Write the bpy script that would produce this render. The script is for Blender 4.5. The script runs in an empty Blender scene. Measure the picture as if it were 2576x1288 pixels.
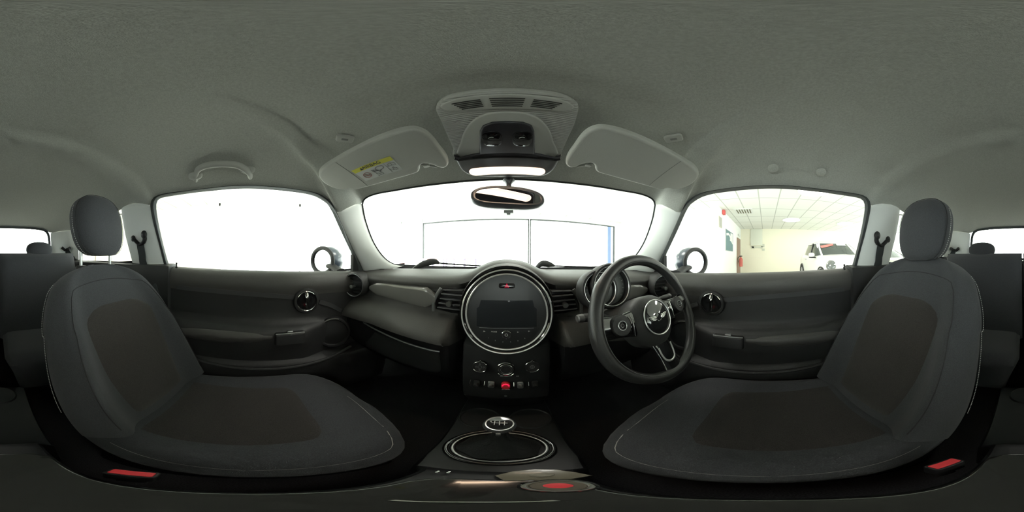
import bpy, bmesh, math, random
from math import sin, cos, pi, radians as rad, sqrt, exp, tan, atan2
from mathutils import Vector, Matrix
random.seed(7)
SC = bpy.context.scene
COL = SC.collection
V3 = Vector

# ------------------------------------------------------------------ camera, world, light, exposure
ZG = 1.06                      # height of the cabin origin (camera height) above the showroom floor
EYE = V3((0.008, 0.0, 0.0))    # camera in cabin coordinates (cabin origin = centre line of the car)
cam_d = bpy.data.cameras.new('camera'); cam = bpy.data.objects.new('camera', cam_d); COL.objects.link(cam)
cam_d.type = 'PANO'
cam_d.panorama_type = 'EQUIRECTANGULAR'
cam_d.clip_start = 0.005
CAM_M = Matrix.Rotation(rad(-0.84), 3, 'Z') @ Matrix.Rotation(rad(90), 3, 'X') @ Matrix.Rotation(rad(0.28), 3, 'Z')
cam.matrix_world = Matrix.Translation(EYE + V3((0, 0, ZG))) @ CAM_M.to_4x4()
SC.camera = cam

w = bpy.data.worlds.new('world'); SC.world = w; w.use_nodes = True
bg = w.node_tree.nodes['Background']
bg.inputs[0].default_value = (0.94, 0.99, 0.95, 1); bg.inputs[1].default_value = 9.0

SC.view_settings.view_transform = 'Standard'; SC.view_settings.look = 'None'
SC.view_settings.exposure = 0.0; SC.view_settings.gamma = 1.0
SC.cycles.max_bounces = 8; SC.cycles.diffuse_bounces = 4; SC.cycles.transparent_max_bounces = 12
SC.cycles.sample_clamp_indirect = 4.0
SC.cycles.caustics_reflective = False; SC.cycles.caustics_refractive = False

# ------------------------------------------------------------------ materials
MATS = {}
def mat(name, col, rough=0.6, metal=0.0, spec=0.5, bump=0.0, bscale=400, var=0.0, vscale=None, coat=0.0, emit=None, estr=1.0, wave=None, sheen=0.0):
    if name in MATS: return MATS[name]
    m = bpy.data.materials.new(name); m.use_nodes = True
    nt = m.node_tree; b = nt.nodes['Principled BSDF']
    b.inputs['Base Color'].default_value = (*col, 1); b.inputs['Roughness'].default_value = rough
    b.inputs['Metallic'].default_value = metal; b.inputs['Specular IOR Level'].default_value = spec
    b.inputs['Coat Weight'].default_value = coat
    if sheen: b.inputs['Sheen Weight'].default_value = sheen
    tc = nt.nodes.new('ShaderNodeTexCoord')
    if var:
        n = nt.nodes.new('ShaderNodeTexNoise'); n.inputs['Scale'].default_value = vscale or bscale
        n.inputs['Detail'].default_value = 3
        nt.links.new(tc.outputs['Object'], n.inputs['Vector'])
        r = nt.nodes.new('ShaderNodeValToRGB')
        r.color_ramp.elements[0].position = .3; r.color_ramp.elements[1].position = .7
        r.color_ramp.elements[0].color = (*[c*(1-var) for c in col], 1)
        r.color_ramp.elements[1].color = (*[min(1, c*(1+var)) for c in col], 1)
        nt.links.new(n.outputs['Fac'], r.inputs[0]); nt.links.new(r.outputs[0], b.inputs['Base Color'])
    if bump:
        n = nt.nodes.new('ShaderNodeTexNoise'); n.inputs['Scale'].default_value = bscale; n.inputs['Detail'].default_value = 2
        nt.links.new(tc.outputs['Object'], n.inputs['Vector'])
        src = n.outputs['Fac']
        if wave:
            wv = nt.nodes.new('ShaderNodeTexWave'); wv.inputs['Scale'].default_value = wave[0]; wv.bands_direction = wave[1]
            wv.inputs['Distortion'].default_value = 0
            nt.links.new(tc.outputs['Object'], wv.inputs['Vector']); src = wv.outputs['Fac']
        bp = nt.nodes.new('ShaderNodeBump'); bp.inputs['Strength'].default_value = bump; bp.inputs['Distance'].default_value = 0.002
        nt.links.new(src, bp.inputs['Height']); nt.links.new(bp.outputs[0], b.inputs['Normal'])
    if emit:
        b.inputs['Emission Color'].default_value = (*emit, 1); b.inputs['Emission Strength'].default_value = estr
    MATS[name] = m; return m
def glassmat(name, tint=(.97, .99, .98), refl=0.05):
    if name in MATS: return MATS[name]
    m = bpy.data.materials.new(name); m.use_nodes = True; nt = m.node_tree; nt.nodes.clear()
    o = nt.nodes.new('ShaderNodeOutputMaterial'); mx = nt.nodes.new('ShaderNodeMixShader')
    t = nt.nodes.new('ShaderNodeBsdfTransparent'); g = nt.nodes.new('ShaderNodeBsdfGlossy')
    t.inputs[0].default_value = (*tint, 1); g.inputs['Roughness'].default_value = 0.0
    mx.inputs[0].default_value = refl
    nt.links.new(t.outputs[0], mx.inputs[1]); nt.links.new(g.outputs[0], mx.inputs[2]); nt.links.new(mx.outputs[0], o.inputs[0])
    MATS[name] = m; return m
LINER = mat('headliner_fabric', (.54, .55, .51), .95, spec=.1, bump=.5, bscale=700, var=.10, vscale=260)
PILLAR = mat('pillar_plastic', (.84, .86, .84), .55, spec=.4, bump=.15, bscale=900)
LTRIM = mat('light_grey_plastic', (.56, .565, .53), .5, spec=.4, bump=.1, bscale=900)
LRIB = mat('ribbed_grey_plastic', (.54, .545, .51), .5, spec=.4, bump=.9, wave=(62, 'Y'))
VISOR = mat('visor_vinyl', (.52, .525, .49), .7, spec=.3, bump=.25, bscale=800)
BLACK = mat('black_soft_plastic', (.017, .017, .0175), .55, spec=.45, bump=.3, bscale=700)
DASH = mat('dash_soft_plastic', (.060, .058, .055), .5, spec=.5, bump=.3, bscale=600)
DARKP = mat('dark_plastic', (.012, .012, .013), .5, spec=.4)
GLOSS = mat('gloss_black', (.012, .012, .013), .08, spec=.5, coat=.6)
PIANO = mat('piano_grey_decor', (.15, .147, .138), .12, spec=.5, coat=.5)
RUBBER = mat('seal_rubber', (.055, .060, .062), .7, spec=.3)
SILVER = mat('bright_silver', (.80, .80, .79), .24, metal=.55)
CHROME = mat('chrome', (.86, .86, .85), .09, metal=1.0)
SATIN = mat('satin_silver', (.42, .43, .43), .32, metal=.9)
FABRIC = mat('seat_fabric', (.047, .0485, .053), .92, spec=.15, bump=.6, bscale=900, var=.22, vscale=500, sheen=.12)
FABRIC2 = mat('seat_insert_fabric', (.037, .033, .031), .95, spec=.1, bump=.8, bscale=1100, var=.30, vscale=550, sheen=.12)
STITCH = mat('white_stitch', (.62, .62, .60), .8)
SEAM = mat('seam_thread', (.020, .020, .021), .9)
CARPET = mat('black_carpet', (.045, .045, .048), 1.0, spec=.05, bump=1.0, bscale=500, var=.3)
LEATHER = mat('wheel_leather', (.030, .030, .030), .32, spec=.5, bump=.2, bscale=900)
WEB = mat('belt_webbing', (.055, .060, .062), .85, spec=.2, bump=.4, wave=(220, 'Z'))
REDP = mat('red_plastic', (.62, .035, .045), .45, spec=.4)
REDLIT = mat('red_lit', (.6, .02, .06), .3, emit=(1, .02, .10), estr=.75)
LAMP = mat('lamp_lens_lit', (1, .93, .85), .3, emit=(1.0, .74, .56), estr=1.5)
GLASS = glassmat('car_glass')
GLASSR = glassmat('tinted_glass', (.93, .94, .93), .05)
MIRROR = mat('mirror_glass', (.88, .90, .92), .015, metal=1.0)
SCREEN = mat('dark_screen', (.022, .025, .028), .06, spec=.5, coat=.5)
WHITEINK = mat('white_ink', (.62, .62, .60), .6)
YEL = mat('yellow_label', (.72, .70, .10), .6)
PAPER = mat('white_label', (.72, .74, .72), .6)
INK = mat('dark_ink', (.10, .10, .11), .6)
REDINK = mat('brown_red_ink', (.36, .18, .16), .6)
WALLW = mat('white_wall_paint', (.90, .92, .89), .8, spec=.2)
WALLC = mat('cream_wall_paint', (.90, .87, .72), .8, spec=.2)
CARW = mat('white_car_paint', (.78, .79, .77), .25, spec=.5, coat=.6)
CARG = mat('pale_car_paint', (.50, .50, .47), .25, spec=.5, coat=.6)
CARGLASS = mat('parked_car_glass', (.05, .062, .058), .06, spec=.5, coat=.5)
TYRE = mat('tyre_rubber', (.03, .03, .03), .8)

# ------------------------------------------------------------------ geometry helpers
def ray(px, py):
    lon = (px/2576 - .5)*2*pi; lat = (.5 - py/1288)*pi
    return CAM_M @ V3((sin(lon)*cos(lat), sin(lat), -cos(lon)*cos(lat)))
def at(px, py, f):
    """the point of surface f(p)=0 that the photograph shows at a pixel"""
    d = ray(px, py); s0 = f(EYE) > 0; t = .02; step = .02
    while t < 60:
        if (f(EYE + d*t) > 0) != s0: break
        t += step; step = min(.5, step*1.03)
    a, b = t - step, t
    for _ in range(50):
        m = (a+b)/2
        if (f(EYE + d*m) > 0) == s0: a = m
        else: b = m
    return EYE + d*(a+b)/2
def sill_z(y): return -.066 - .03*y
def side_x(z): return .661 - .41*z if z > -.08 else .6938
f_side = lambda p: .661 - .41*p.z - abs(p.x)
def wind_y(x, z):
    k = .265 + (.27 - z)*1.0
    return .53 + (.27 - z)*1.05 - k*x*x
f_wind = lambda p: wind_y(p.x, p.z) - p.y
f_rear = lambda p: p.y + 1.46 - .30*p.z
def FX(v): return lambda p: (v - p.x)
def FY(v): return lambda p: (v - p.y)
def FZ(v): return lambda p: (v - p.z)

def catmull(pts, closed=False, n=6):
    P = [V3(p) for p in pts]; out = []; N = len(P)
    rng = N if closed else N-1
    for i in range(rng):
        p0 = P[(i-1) % N] if closed or i > 0 else P[0]*2 - P[1]
        p1 = P[i]; p2 = P[(i+1) % N]
        p3 = P[(i+2) % N] if closed or i+2 < N else P[-1]*2 - P[-2]
        for k in range(n):
            t = k/n
            out.append(.5*((2*p1) + (p2-p0)*t + (2*p0-5*p1+4*p2-p3)*t*t + (3*p1-p0-3*p2+p3)*t**3))
    if not closed: out.append(P[-1].copy())
    return out
def resample(P, n, closed=False):
    P = [V3(p) for p in P]
    if closed: P = P + [P[0]]
    L = [0]
    for a, b in zip(P, P[1:]): L.append(L[-1] + (b-a).length)
    out = []; T = L[-1]; j = 0; m = n if closed else n-1
    for i in range(n):
        s = T*i/m
        while j < len(L)-2 and L[j+1] < s: j += 1
        d = L[j+1]-L[j]
        out.append(P[j].lerp(P[j+1], 0 if d < 1e-12 else min(1, (s-L[j])/d)))
    return out
def frame(N, up=V3((0, 0, 1))):
    N = V3(N).normalized(); U = up.cross(N)
    if U.length < 1e-4: U = V3((1, 0, 0))
    U.normalize(); return U, N.cross(U), N
def flip(pts): return [V3((-p[0], p[1], p[2])) for p in pts]
def rrect(w, h, r, n=4, cx=0, cy=0):
    r = min(r, w/2-1e-5, h/2-1e-5); out = []
    for sx, sy, a0 in ((1, 1, 0), (-1, 1, 90), (-1, -1, 180), (1, -1, 270)):
        for k in range(n+1):
            a = rad(a0 + 90*k/n)
            out.append((cx + sx*(w/2-r) + r*cos(a), cy + sy*(h/2-r) + r*sin(a)))
    return out
def ellipse(a, b, n=32, cx=0, cy=0, p=2.0):
    out = []
    for k in range(n):
        t = 2*pi*k/n; c, s = cos(t), sin(t)
        out.append((cx + a*math.copysign(abs(c)**(2/p), c), cy + b*math.copysign(abs(s)**(2/p), s)))
    return out
def inset(poly, d):
    n = len(poly); A = sum(poly[i][0]*poly[(i+1) % n][1] - poly[(i+1) % n][0]*poly[i][1] for i in range(n))
    sg = 1 if A > 0 else -1; out = []
    for i in range(n):
        p0, p1, p2 = poly[i-1], poly[i], poly[(i+1) % n]
        e1 = V3((p1[0]-p0[0], p1[1]-p0[1], 0)); e2 = V3((p2[0]-p1[0], p2[1]-p1[1], 0))
        if e1.length < 1e-9: e1 = e2
        if e2.length < 1e-9: e2 = e1
        e1 = e1.normalized(); e2 = e2.normalized()
        nn = V3((-(e1.y+e2.y), e1.x+e2.x, 0))
        if nn.length < 1e-6: nn = V3((-e1.y, e1.x, 0))
        nn.normalize(); c = max(.5, nn.dot(V3((-e1.y, e1.x, 0))))
        out.append((p1[0] + sg*nn.x*d/c, p1[1] + sg*nn.y*d/c))
    return out

class MB:
    def __init__(s): s.v = []; s.f = []
    def add(s, vs, fs):
        o = len(s.v); s.v += [V3(v) for v in vs]; s.f += [[i+o for i in f] for f in fs]; return s
    def rows(s, R, cu=False, cv=False):
        """R: list of rows of points; cu closes each row, cv closes last row to first"""
        n = len(R[0]); m = len(R); vs = [p for r in R for p in r]; fs = []
        for j in range(m if cv else m-1):
            for i in range(n if cu else n-1):
                a = j*n+i; b = j*n+(i+1) % n; c = ((j+1) % m)*n+(i+1) % n; d = ((j+1) % m)*n+i
                fs.append([a, b, c, d])
        return s.add(vs, fs)
    def cap(s, pts): return s.add(pts, [list(range(len(pts)))])
    def tube(s, path, r, n=10, closed=False, sq=None):
        P = [V3(p) for p in path]; N = len(P); rows = []
        T = []
        for i in range(N):
            a = P[i-1] if (closed or i > 0) else P[0]; b = P[(i+1) % N] if (closed or i < N-1) else P[-1]
            T.append((b-a).normalized())
        u = T[0].orthogonal().normalized()
        if sq: u = (V3(sq) - T[0]*T[0].dot(V3(sq))).normalized()
        for i in range(N):
            u = (u - T[i]*u.dot(T[i])).normalized() if not sq else (V3(sq) - T[i]*T[i].dot(V3(sq))).normalized()
            v = T[i].cross(u); rr = r[min(i, len(r)-1)] if isinstance(r, list) else r
            ra, rb = rr if isinstance(rr, tuple) else (rr, rr)
            rows.append([P[i] + u*(ra*cos(2*pi*k/n)) + v*(rb*sin(2*pi*k/n)) for k in range(n)])
        s.rows(rows, cu=True, cv=closed)
        if not closed: s.cap(rows[0][::-1]); s.cap(rows[-1])
        return s
    def strip(s, path, w, t, up):
        """flat ribbon of width w (across), thickness t along up"""
        P = [V3(p) for p in path]; up = V3(up); rows = []
        for i in range(len(P)):
            T = (P[min(i+1, len(P)-1)] - P[max(i-1, 0)]).normalized()
            A = T.cross(up).normalized(); N = A.cross(T).normalized()
            rows.append([P[i]+A*w/2+N*t/2, P[i]-A*w/2+N*t/2, P[i]-A*w/2-N*t/2, P[i]+A*w/2-N*t/2])
        s.rows(rows, cu=True); s.cap(rows[0]); s.cap(rows[-1]); return s
    def lathe(s, prof, O, N, n=32, up=V3((0, 0, 1)), sx=1.0, sy=1.0):
        U, W, N = frame(N, up); O = V3(O); rows = []
        for r, h in prof:
            rows.append([O + N*h + U*(r*sx*cos(2*pi*k/n)) + W*(r*sy*sin(2*pi*k/n)) for k in range(n)])
        s.rows(rows, cu=True)
        if prof[0][0] > 1e-6: s.cap(rows[0][::-1])
        if prof[-1][0] > 1e-6: s.cap(rows[-1])
        return s
    def plate(s, poly, O, U, W, N, h, b=0.0, seg=3, back=True):
        O, U, W, N = V3(O), V3(U), V3(W), V3(N)
        to = lambda q, k: O + U*q[0] + W*q[1] + N*k
        rings = [[to(q, 0) for q in poly], [to(q, h-b) for q in poly]]
        for k in range(1, seg+1 if b > 0 else 1):
            a = pi/2*k/seg; ip = inset(poly, b*(1-cos(a)))
            rings.append([to(q, h-b+b*sin(a)) for q in ip])
        s.rows(rings, cu=True); s.cap(rings[-1])
        if back: s.cap(rings[0][::-1])
        return s
    def box(s, c, size, b=0.0, U=V3((1, 0, 0)), W=V3((0, 1, 0)), N=None):
        N = N or V3(U).cross(V3(W)); sx, sy, sz = size
        return s.plate(rrect(sx, sy, max(b, 1e-4), 3 if b else 1), V3(c)-N*sz/2, U, W, N, sz, b)
    def ell(s, c, r, p=2.0, n=24, m=14, R=None, pz=None):
        c = V3(c); rows = []; pz = pz or p
        pw = lambda x, e: math.copysign(abs(x)**(2/e), x)
        for j in range(m+1):
            ph = -pi/2 + pi*j/m; cp = pw(cos(ph), pz); sp = pw(sin(ph), pz); row = []
            for k in range(n):
                t = 2*pi*k/n; q = V3((r[0]*cp*pw(cos(t), p), r[1]*cp*pw(sin(t), p), r[2]*sp))
                row.append(c + (R @ q if R else q))
            rows.append(row)
        return s.rows(rows, cu=True)
    def torus(s, O, N, R, r, n=48, m=10, up=V3((0, 0, 1)), sx=1, sy=1):
        U, W, N = frame(N, up)
        return s.tube([V3(O) + U*(R*sx*cos(2*pi*k/n)) + W*(R*sy*sin(2*pi*k/n)) for k in range(n)], r, m, closed=True)
    def arc(s, O, U, W, R, a0, a1, r, n=16, m=6):
        return s.tube([V3(O) + V3(U)*(R*cos(rad(a0+(a1-a0)*k/n))) + V3(W)*(R*sin(rad(a0+(a1-a0)*k/n))) for k in range(n+1)], r, m)
    def build(s, name, m, parent=None, label=None, cat=None, group=None, kind=None, ang=38, sub=0, flipx=False):
        vs = flip(s.v) if flipx else s.v
        vs = [v + V3((0, 0, ZG)) for v in vs]
        if parent is not None: org = WLOC[parent.name]
        else:
            org = V3(((min(v.x for v in vs)+max(v.x for v in vs))/2, (min(v.y for v in vs)+max(v.y for v in vs))/2, min(v.z for v in vs)))
        me = bpy.data.meshes.new(name); me.from_pydata([v-org for v in vs], [], s.f)
        bm = bmesh.new(); bm.from_mesh(me); bmesh.ops.remove_doubles(bm, verts=bm.verts, dist=1e-6)
        bmesh.ops.dissolve_degenerate(bm, edges=bm.edges, dist=1e-7)
        bmesh.ops.recalc_face_normals(bm, faces=bm.faces); bm.to_mesh(me); bm.free()
        me.materials.append(m)
        for p in me.polygons: p.use_smooth = True
        try: me.set_sharp_from_angle(angle=rad(ang))
        except Exception: pass
        o = bpy.data.objects.new(name, me); COL.objects.link(o)
        if parent is not None: o.parent = parent
        else: o.location = org
        WLOC[o.name] = org
        if sub:
            md = o.modifiers.new('sub', 'SUBSURF'); md.levels = sub; md.render_levels = sub
        if label: o['label'] = label
        if cat: o['category'] = cat
        if group: o['group'] = group
        if kind: o['kind'] = kind
        return o
WLOC = {}
def thing(name, label, cat, loc, group=None, kind=None):
    o = bpy.data.objects.new(name, None); COL.objects.link(o); o.empty_display_size = .05
    o.location = V3(loc) + V3((0, 0, ZG)); WLOC[o.name] = o.location.copy()
    o['label'] = label
    if cat: o['category'] = cat
    if group: o['group'] = group
    if kind: o['kind'] = kind
    return o
def plane2d(P, O, U, W): return [((p-O).dot(U), (p-O).dot(W)) for p in P]
def text(mb, s, O, U, W, N, size, h=.0004, align='CENTER'):
    c = bpy.data.curves.new('t', 'FONT'); c.body = s; c.size = size; c.align_x = align; c.align_y = 'CENTER'; c.extrude = h
    o = bpy.data.objects.new('t', c); COL.objects.link(o)
    bpy.context.view_layer.update()
    me = bpy.data.meshes.new_from_object(o.evaluated_get(bpy.context.evaluated_depsgraph_get()))
    O, U, W, N = V3(O), V3(U), V3(W), V3(N)
    mb.add([O + U*v.co.x + W*v.co.y + N*v.co.z for v in me.vertices], [list(p.vertices) for p in me.polygons])
    bpy.data.objects.remove(o); bpy.data.curves.remove(c); bpy.data.meshes.remove(me); return mb
X, Y, Z = V3((1, 0, 0)), V3((0, 1, 0)), V3((0, 0, 1))

# ================================================================== CABIN SHELL
# traced on the left side of the car, mirrored to the right
def S(pts): return [at(x, y, f_side) for x, y in pts]
def Wd(pts): return [at(x, y, f_wind) for x, y in pts]
wind_top = Wd([(1276, 449), (1180, 453), (1100, 461), (1000, 476), (950, 485), (926, 493), (914, 502), (910, 514)])
wind_top[0].x = 0
apill_in = Wd([(910, 514), (917, 550), (932, 594), (948, 625), (968, 650), (990, 664), (1015, 669)])
apill_out = S([(848, 538), (860, 566), (880, 610), (900, 652), (916, 690)])
joint = [at(910, 514, f_wind), at(896, 513, lambda p: min(f_wind(p), f_side(p)) - .012), at(872, 524, lambda p: f_side(p)-.012), at(848, 538, f_side)]
door_top = S([(848, 538), (836, 514), (822, 500), (798, 486), (750, 477), (700, 471), (640, 467), (580, 468), (520, 474), (460, 481), (410, 488), (392, 494), (383, 503), (379, 518)])
bjoint = S([(379, 518), (352, 514), (328, 517), (305, 526)])
quarter_top = S([(305, 526), (285, 540), (255, 556), (215, 570), (196, 575)])
def f_cp(p): return min(f_side(p)-.0, p.y + 1.40 - .30*p.z)
cp_top = [at(175, 582, f_cp), at(150, 583, f_cp)]
rear_top = [at(x, y, f_rear) for x, y in ((127, 586), (110, 577), (80, 573), (40, 571))]
rear_c = at(0, 570, f_rear); rear_c.x = 0; rear_c.z = rear_top[-1].z+.002
half = catmull(wind_top, n=4)[:-1] + joint[:-1] + catmull(door_top, n=4)[:-1] + catmull(bjoint, n=3)[:-1] + quarter_top[:-1] + cp_top + rear_top + [rear_c]
loop = half + [V3((-p.x, p.y, p.z)) for p in half[-2:0:-1]]
loop = resample(loop, 240, closed=True)
ROOF = .352
CEN = V3((0, -.35, ROOF))
rows = []
NR = 40
for j in range(NR+1):
    r = (j/NR)**1.4
    row = []
    for p in loop:
        q = p.lerp(CEN, r); b = 1-(1-r)**4.2
        z = p.z + (ROOF - p.z)*b
        k = min(1, r*4)
        z -= .0 + k*(.011*exp(-((q.y-.125)/.030)**2) + .014*exp(-((q.y+.40+.25*q.x*q.x)/.032)**2))
        z += k*.010*exp(-((q.y-.02)/.05)**2)*0
        row.append(V3((q.x, q.y, z)))
    rows.append(row)
mb = MB().rows(rows, cu=True)
from mathutils.bvhtree import BVHTree
LBVH = BVHTree.FromPolygons([tuple(v) for v in mb.v], mb.f)
def on_liner(px, py):
    h = LBVH.ray_cast(EYE, ray(px, py)); n_ = h[1] if h[1].z < 0 else -h[1]
    return h[0], n_
mb.build('ceiling', LINER, label='grey woven fabric headliner covering the car roof with two raised cross ridges', kind='structure', ang=180)

# pillars
def loft(A, B, n, m, bulge, nrm):
    A = resample(catmull(A, n=5), n); B = resample(catmull(B, n=5), n); R = []
    for a, b in zip(A, B):
        R.append([a.lerp(b, k/m) + V3(nrm)*bulge*sin(pi*k/m)**.6 for k in range(m+1)])
    tk = (R[0][m//2] - R[2][m//2]).normalized()*.016
    return [[p + tk + V3((-.010, 0, .002)) for p in R[0]], [p + V3((-.002, 0, .001)) + tk*.2 for p in R[0]]] + R
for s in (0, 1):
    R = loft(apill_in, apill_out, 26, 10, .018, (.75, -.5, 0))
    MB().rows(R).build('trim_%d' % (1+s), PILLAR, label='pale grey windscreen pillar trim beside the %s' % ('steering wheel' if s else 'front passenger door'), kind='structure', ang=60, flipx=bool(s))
# B pillar trims
bp_front = S([(379, 519), (384, 548), (394, 590), (405, 630), (415, 664)])
bp_back = S([(305, 526), (309, 556), (315, 590), (323, 622), (334, 664)])
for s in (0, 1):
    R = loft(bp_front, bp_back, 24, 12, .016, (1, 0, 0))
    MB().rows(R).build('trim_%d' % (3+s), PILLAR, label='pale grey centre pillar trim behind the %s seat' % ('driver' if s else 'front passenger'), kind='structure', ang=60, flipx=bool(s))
# C pillar trims (between quarter window and rear window) 
c_top = [at(x, y, f_cp) for x, y in ((196, 575), (175, 581), (150, 583))] + [at(127, 586, f_rear)]
c_bot = [at(x, y, f_cp) for x, y in ((199, 662), (175, 664), (150, 664))] + [at(130, 660, f_rear)]
for s in (0, 1):
    A = resample(c_top, 12); B = resample(c_bot, 12)
    R = [[a.lerp(b, k/8) + V3((.5, .5, 0))*.012*sin(pi*i/11) for k in range(9)] for i, (a, b) in enumerate(zip(A, B))]
    MB().rows(R).build('trim_%d' % (5+s), PILLAR, label='pale grey rear corner pillar trim on the %s side' % ('driver' if s else 'passenger'), kind='structure', ang=60, flipx=bool(s))
# black lower side trims behind the doors (beside the rear seats)
for s in (0, 1):
    m = MB()
    prof = [(.720, -.045), (.690, -.040), (.640, -.05), (.630, -.12), (.630, -.35), (.60, -.55), (.60, -.84)]
    R = []
    for i in range(18):
        y = -.372 - 1.083*i/17
        R.append([V3((-(x - .10*max(0, (-y-.9))), y, z + (.0 if i else 0) + (-.02*0))) for x, z in prof])
    m.rows(R)
    m.cap([V3(p) for p in R[0]] + [V3((-.72, -.372, -.84))])
    m.rows([[V3((-.722, .50, -.84)), V3((-.722, -1.58, -.84))], [V3((-.722, .50, -.11)), V3((-.722, -1.58, -.055))]])  # unseen outer body skin, added to stop light leaking in behind the door
    m.build('trim_%d' % (7+s), BLACK, label='black rear side trim beneath the %s quarter window' % ('driver side' if s else 'passenger side'), kind='structure', ang=50, flipx=bool(s))

# windows
def poly_pane(mb, pts, off):
    c = sum(pts, V3())/len(pts)
    P = [p + V3(off) for p in pts]
    mb.cap(P); return mb
wtop_full = catmull(wind_top, n=4)
wleft = wtop_full + catmull(apill_in, n=4)[1:]
bot = [V3((-.40, wind_y(.40, -.068), -.068)), V3((-.2, wind_y(.2, -.072), -.072)), V3((0, wind_y(0, -.075), -.075))]
for s, nm in ((0, 1),):
    n = 22; m = MB(); R = []
    for j in range(n+1):
        z = -.09 + (.30+.0)*(j/n) + .0
        xm = .68 - .13*(j/n)
        R.append([V3((xm*(-1+2*i/30), wind_y(xm*(-1+2*i/30), z) + .012, z + .02*(1-(-1+2*i/30)**2)*(j/n) + .025*j/n)) for i in range(31)])
    m.rows(R)
    w1 = m.build('window_1', GLASS, label='curved front windscreen above the dashboard', kind='structure', ang=180)
    # dark frit edge of the windscreen
    fr = MB(); e = wleft; e2 = [V3((-p.x, p.y, p.z)) for p in e]
    fr.tube([p + V3((0, .003, -.0015)) for p in e[::-1]] + [V3((-p.x, p.y+.003, p.z-.0015)) for p in e[1:]], .0042, 8)
    fr.build('seal', RUBBER, w1)
rz0, rz1 = -.06, .30
m = MB(); R = []
for j in range(9):
    z = rz0 + (rz1-rz0)*j/8
    R.append([V3((x, -1.48 + .30*z - .05*(1-(x/.62)**2), z)) for x in [(-.62 + 1.24*i/20) for i in range(21)]])
m.rows(R); w2 = m.build('window_2', GLASSR, label='rear tailgate window behind the rear seats', kind='structure', ang=180)
rr = [at(x, y, f_rear) for x, y in ((0, 571), (40, 572), (80, 574), (108, 578), (120, 588), (124, 610), (125, 640), (126, 660))]
rr[0].x = 0
rr = catmull(rr, n=4)
fr = MB(); fr.tube([p + V3((0, .004, 0)) for p in rr[::-1]] + flip(rr)[1:], .012, 8); fr.build('seal', RUBBER, w2)
# quarter windows
for s in (0, 1):
    q = S([(306, 540), (311, 568), (322, 612), (335, 656), (300, 658), (250, 656), (199, 655), (197, 600), (197, 578), (215, 571), (255, 557), (285, 542)])
    m = MB(); qc = sum(q, V3())/len(q); c = [p + V3((-.035, 0, 0)) + (p-qc)*.10 for p in q]; m.cap(c)
    wq = m.build('window_%d' % (3+s), GLASS, label='small rear quarter window on the %s side' % ('driver' if s else 'passenger'), kind='structure', ang=180, flipx=bool(s))
    fr = MB(); fr.rows([[p for p in q + [q[0]]], [p for p in c + [c[0]]]]); fr.build('seal', RUBBER, wq, flipx=bool(s))

# floor, firewall, footwells, bulkhead behind the rear seats
m = MB()
m.add([(-.78, -1.62, -.84), (.78, -1.62, -.84), (.78, 1.15, -.84), (-.78, 1.15, -.84)], [[0, 1, 2, 3]])
m.add([(-.78, 1.00, -.84), (.78, 1.00, -.84), (.78, 1.00, -.07), (-.78, 1.00, -.07)], [[0, 1, 2, 3]])
m.add([(-.78, -1.62, -.84), (.78, -1.62, -.84), (.78, -1.50, -.02), (-.78, -1.50, -.02)], [[0, 1, 2, 3]])
for s in (-1, 1):
    m.add([(s*.78, .45, -.84), (s*.78, 1.05, -.84), (s*.78, 1.05, -.06), (s*.78, .45, -.08)], [[0, 1, 2, 3]])
m.build('floor', CARPET, label='black carpeted car floor and footwells', kind='structure')
m = MB(); m.rows([[V3((x, y, z)) for x in (-.70, -.3, 0, .3, .70)] for y, z in ((-1.50, -.045), (-1.44, -.035), (-1.28, -.04), (-1.26, -.06), (-1.26, -.3))])
m.build('trim_9', BLACK, label='black parcel shelf behind the rear seats', kind='structure')

# ================================================================== DOORS
glass_in = S([(884, 690), (886, 655), (870, 603), (850, 552), (832, 522), (815, 506), (790, 491), (750, 481), (700, 475), (640, 471), (580, 472), (520, 478), (460, 486), (412, 494), (400, 502), (396, 518), (400, 550), (410, 598), (422, 645), (433, 680)])
outer = S([(922, 690), (900, 652), (880, 610), (860, 566), (848, 538), (836, 514), (822, 500), (798, 486), (750, 477), (700, 471), (640, 467), (580, 468), (520, 474), (460, 481), (410, 488), (392, 494), (383, 503), (379, 518), (384, 548), (394, 590), (405, 630), (418, 684)])
door_prof = [  # (x, dz from sill) from outside over the sill and down
    (.715, -.004), (.700, 0), (.684, -.001), (.668, -.008), (.655, -.025), (.650, -.045), (.648, -.064), (.654, -.082), (.658, -.10),
    (.657, -.16), (.655, -.20), (.648, -.222), (.625, -.232), (.600, -.238), (.590, -.255), (.588, -.29), (.594, -.33), (.60, -.37), (.602, -.395),
    (.585, -.405), (.580, -.42), (.590, -.50), (.60, -.60), (.62, -.70), (.70, -.775)]
def door_x(y, dz):
    """inner face |x| of the door panel"""
    k = max(0., min(1., (y-.20)/.14)); a = 0
    for (x0, d0), (x1, d1) in zip(door_prof, door_prof[1:]):
        if d1 <= dz <= d0 and d0 > d1: a = x0 + (x1-x0)*(d0-dz)/(d0-d1); break
    base = .657 if dz < -.10 else a
    if dz < -.40: base = a
    return a*(1-k) + max(base, a)*k if dz > -.40 else a
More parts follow.
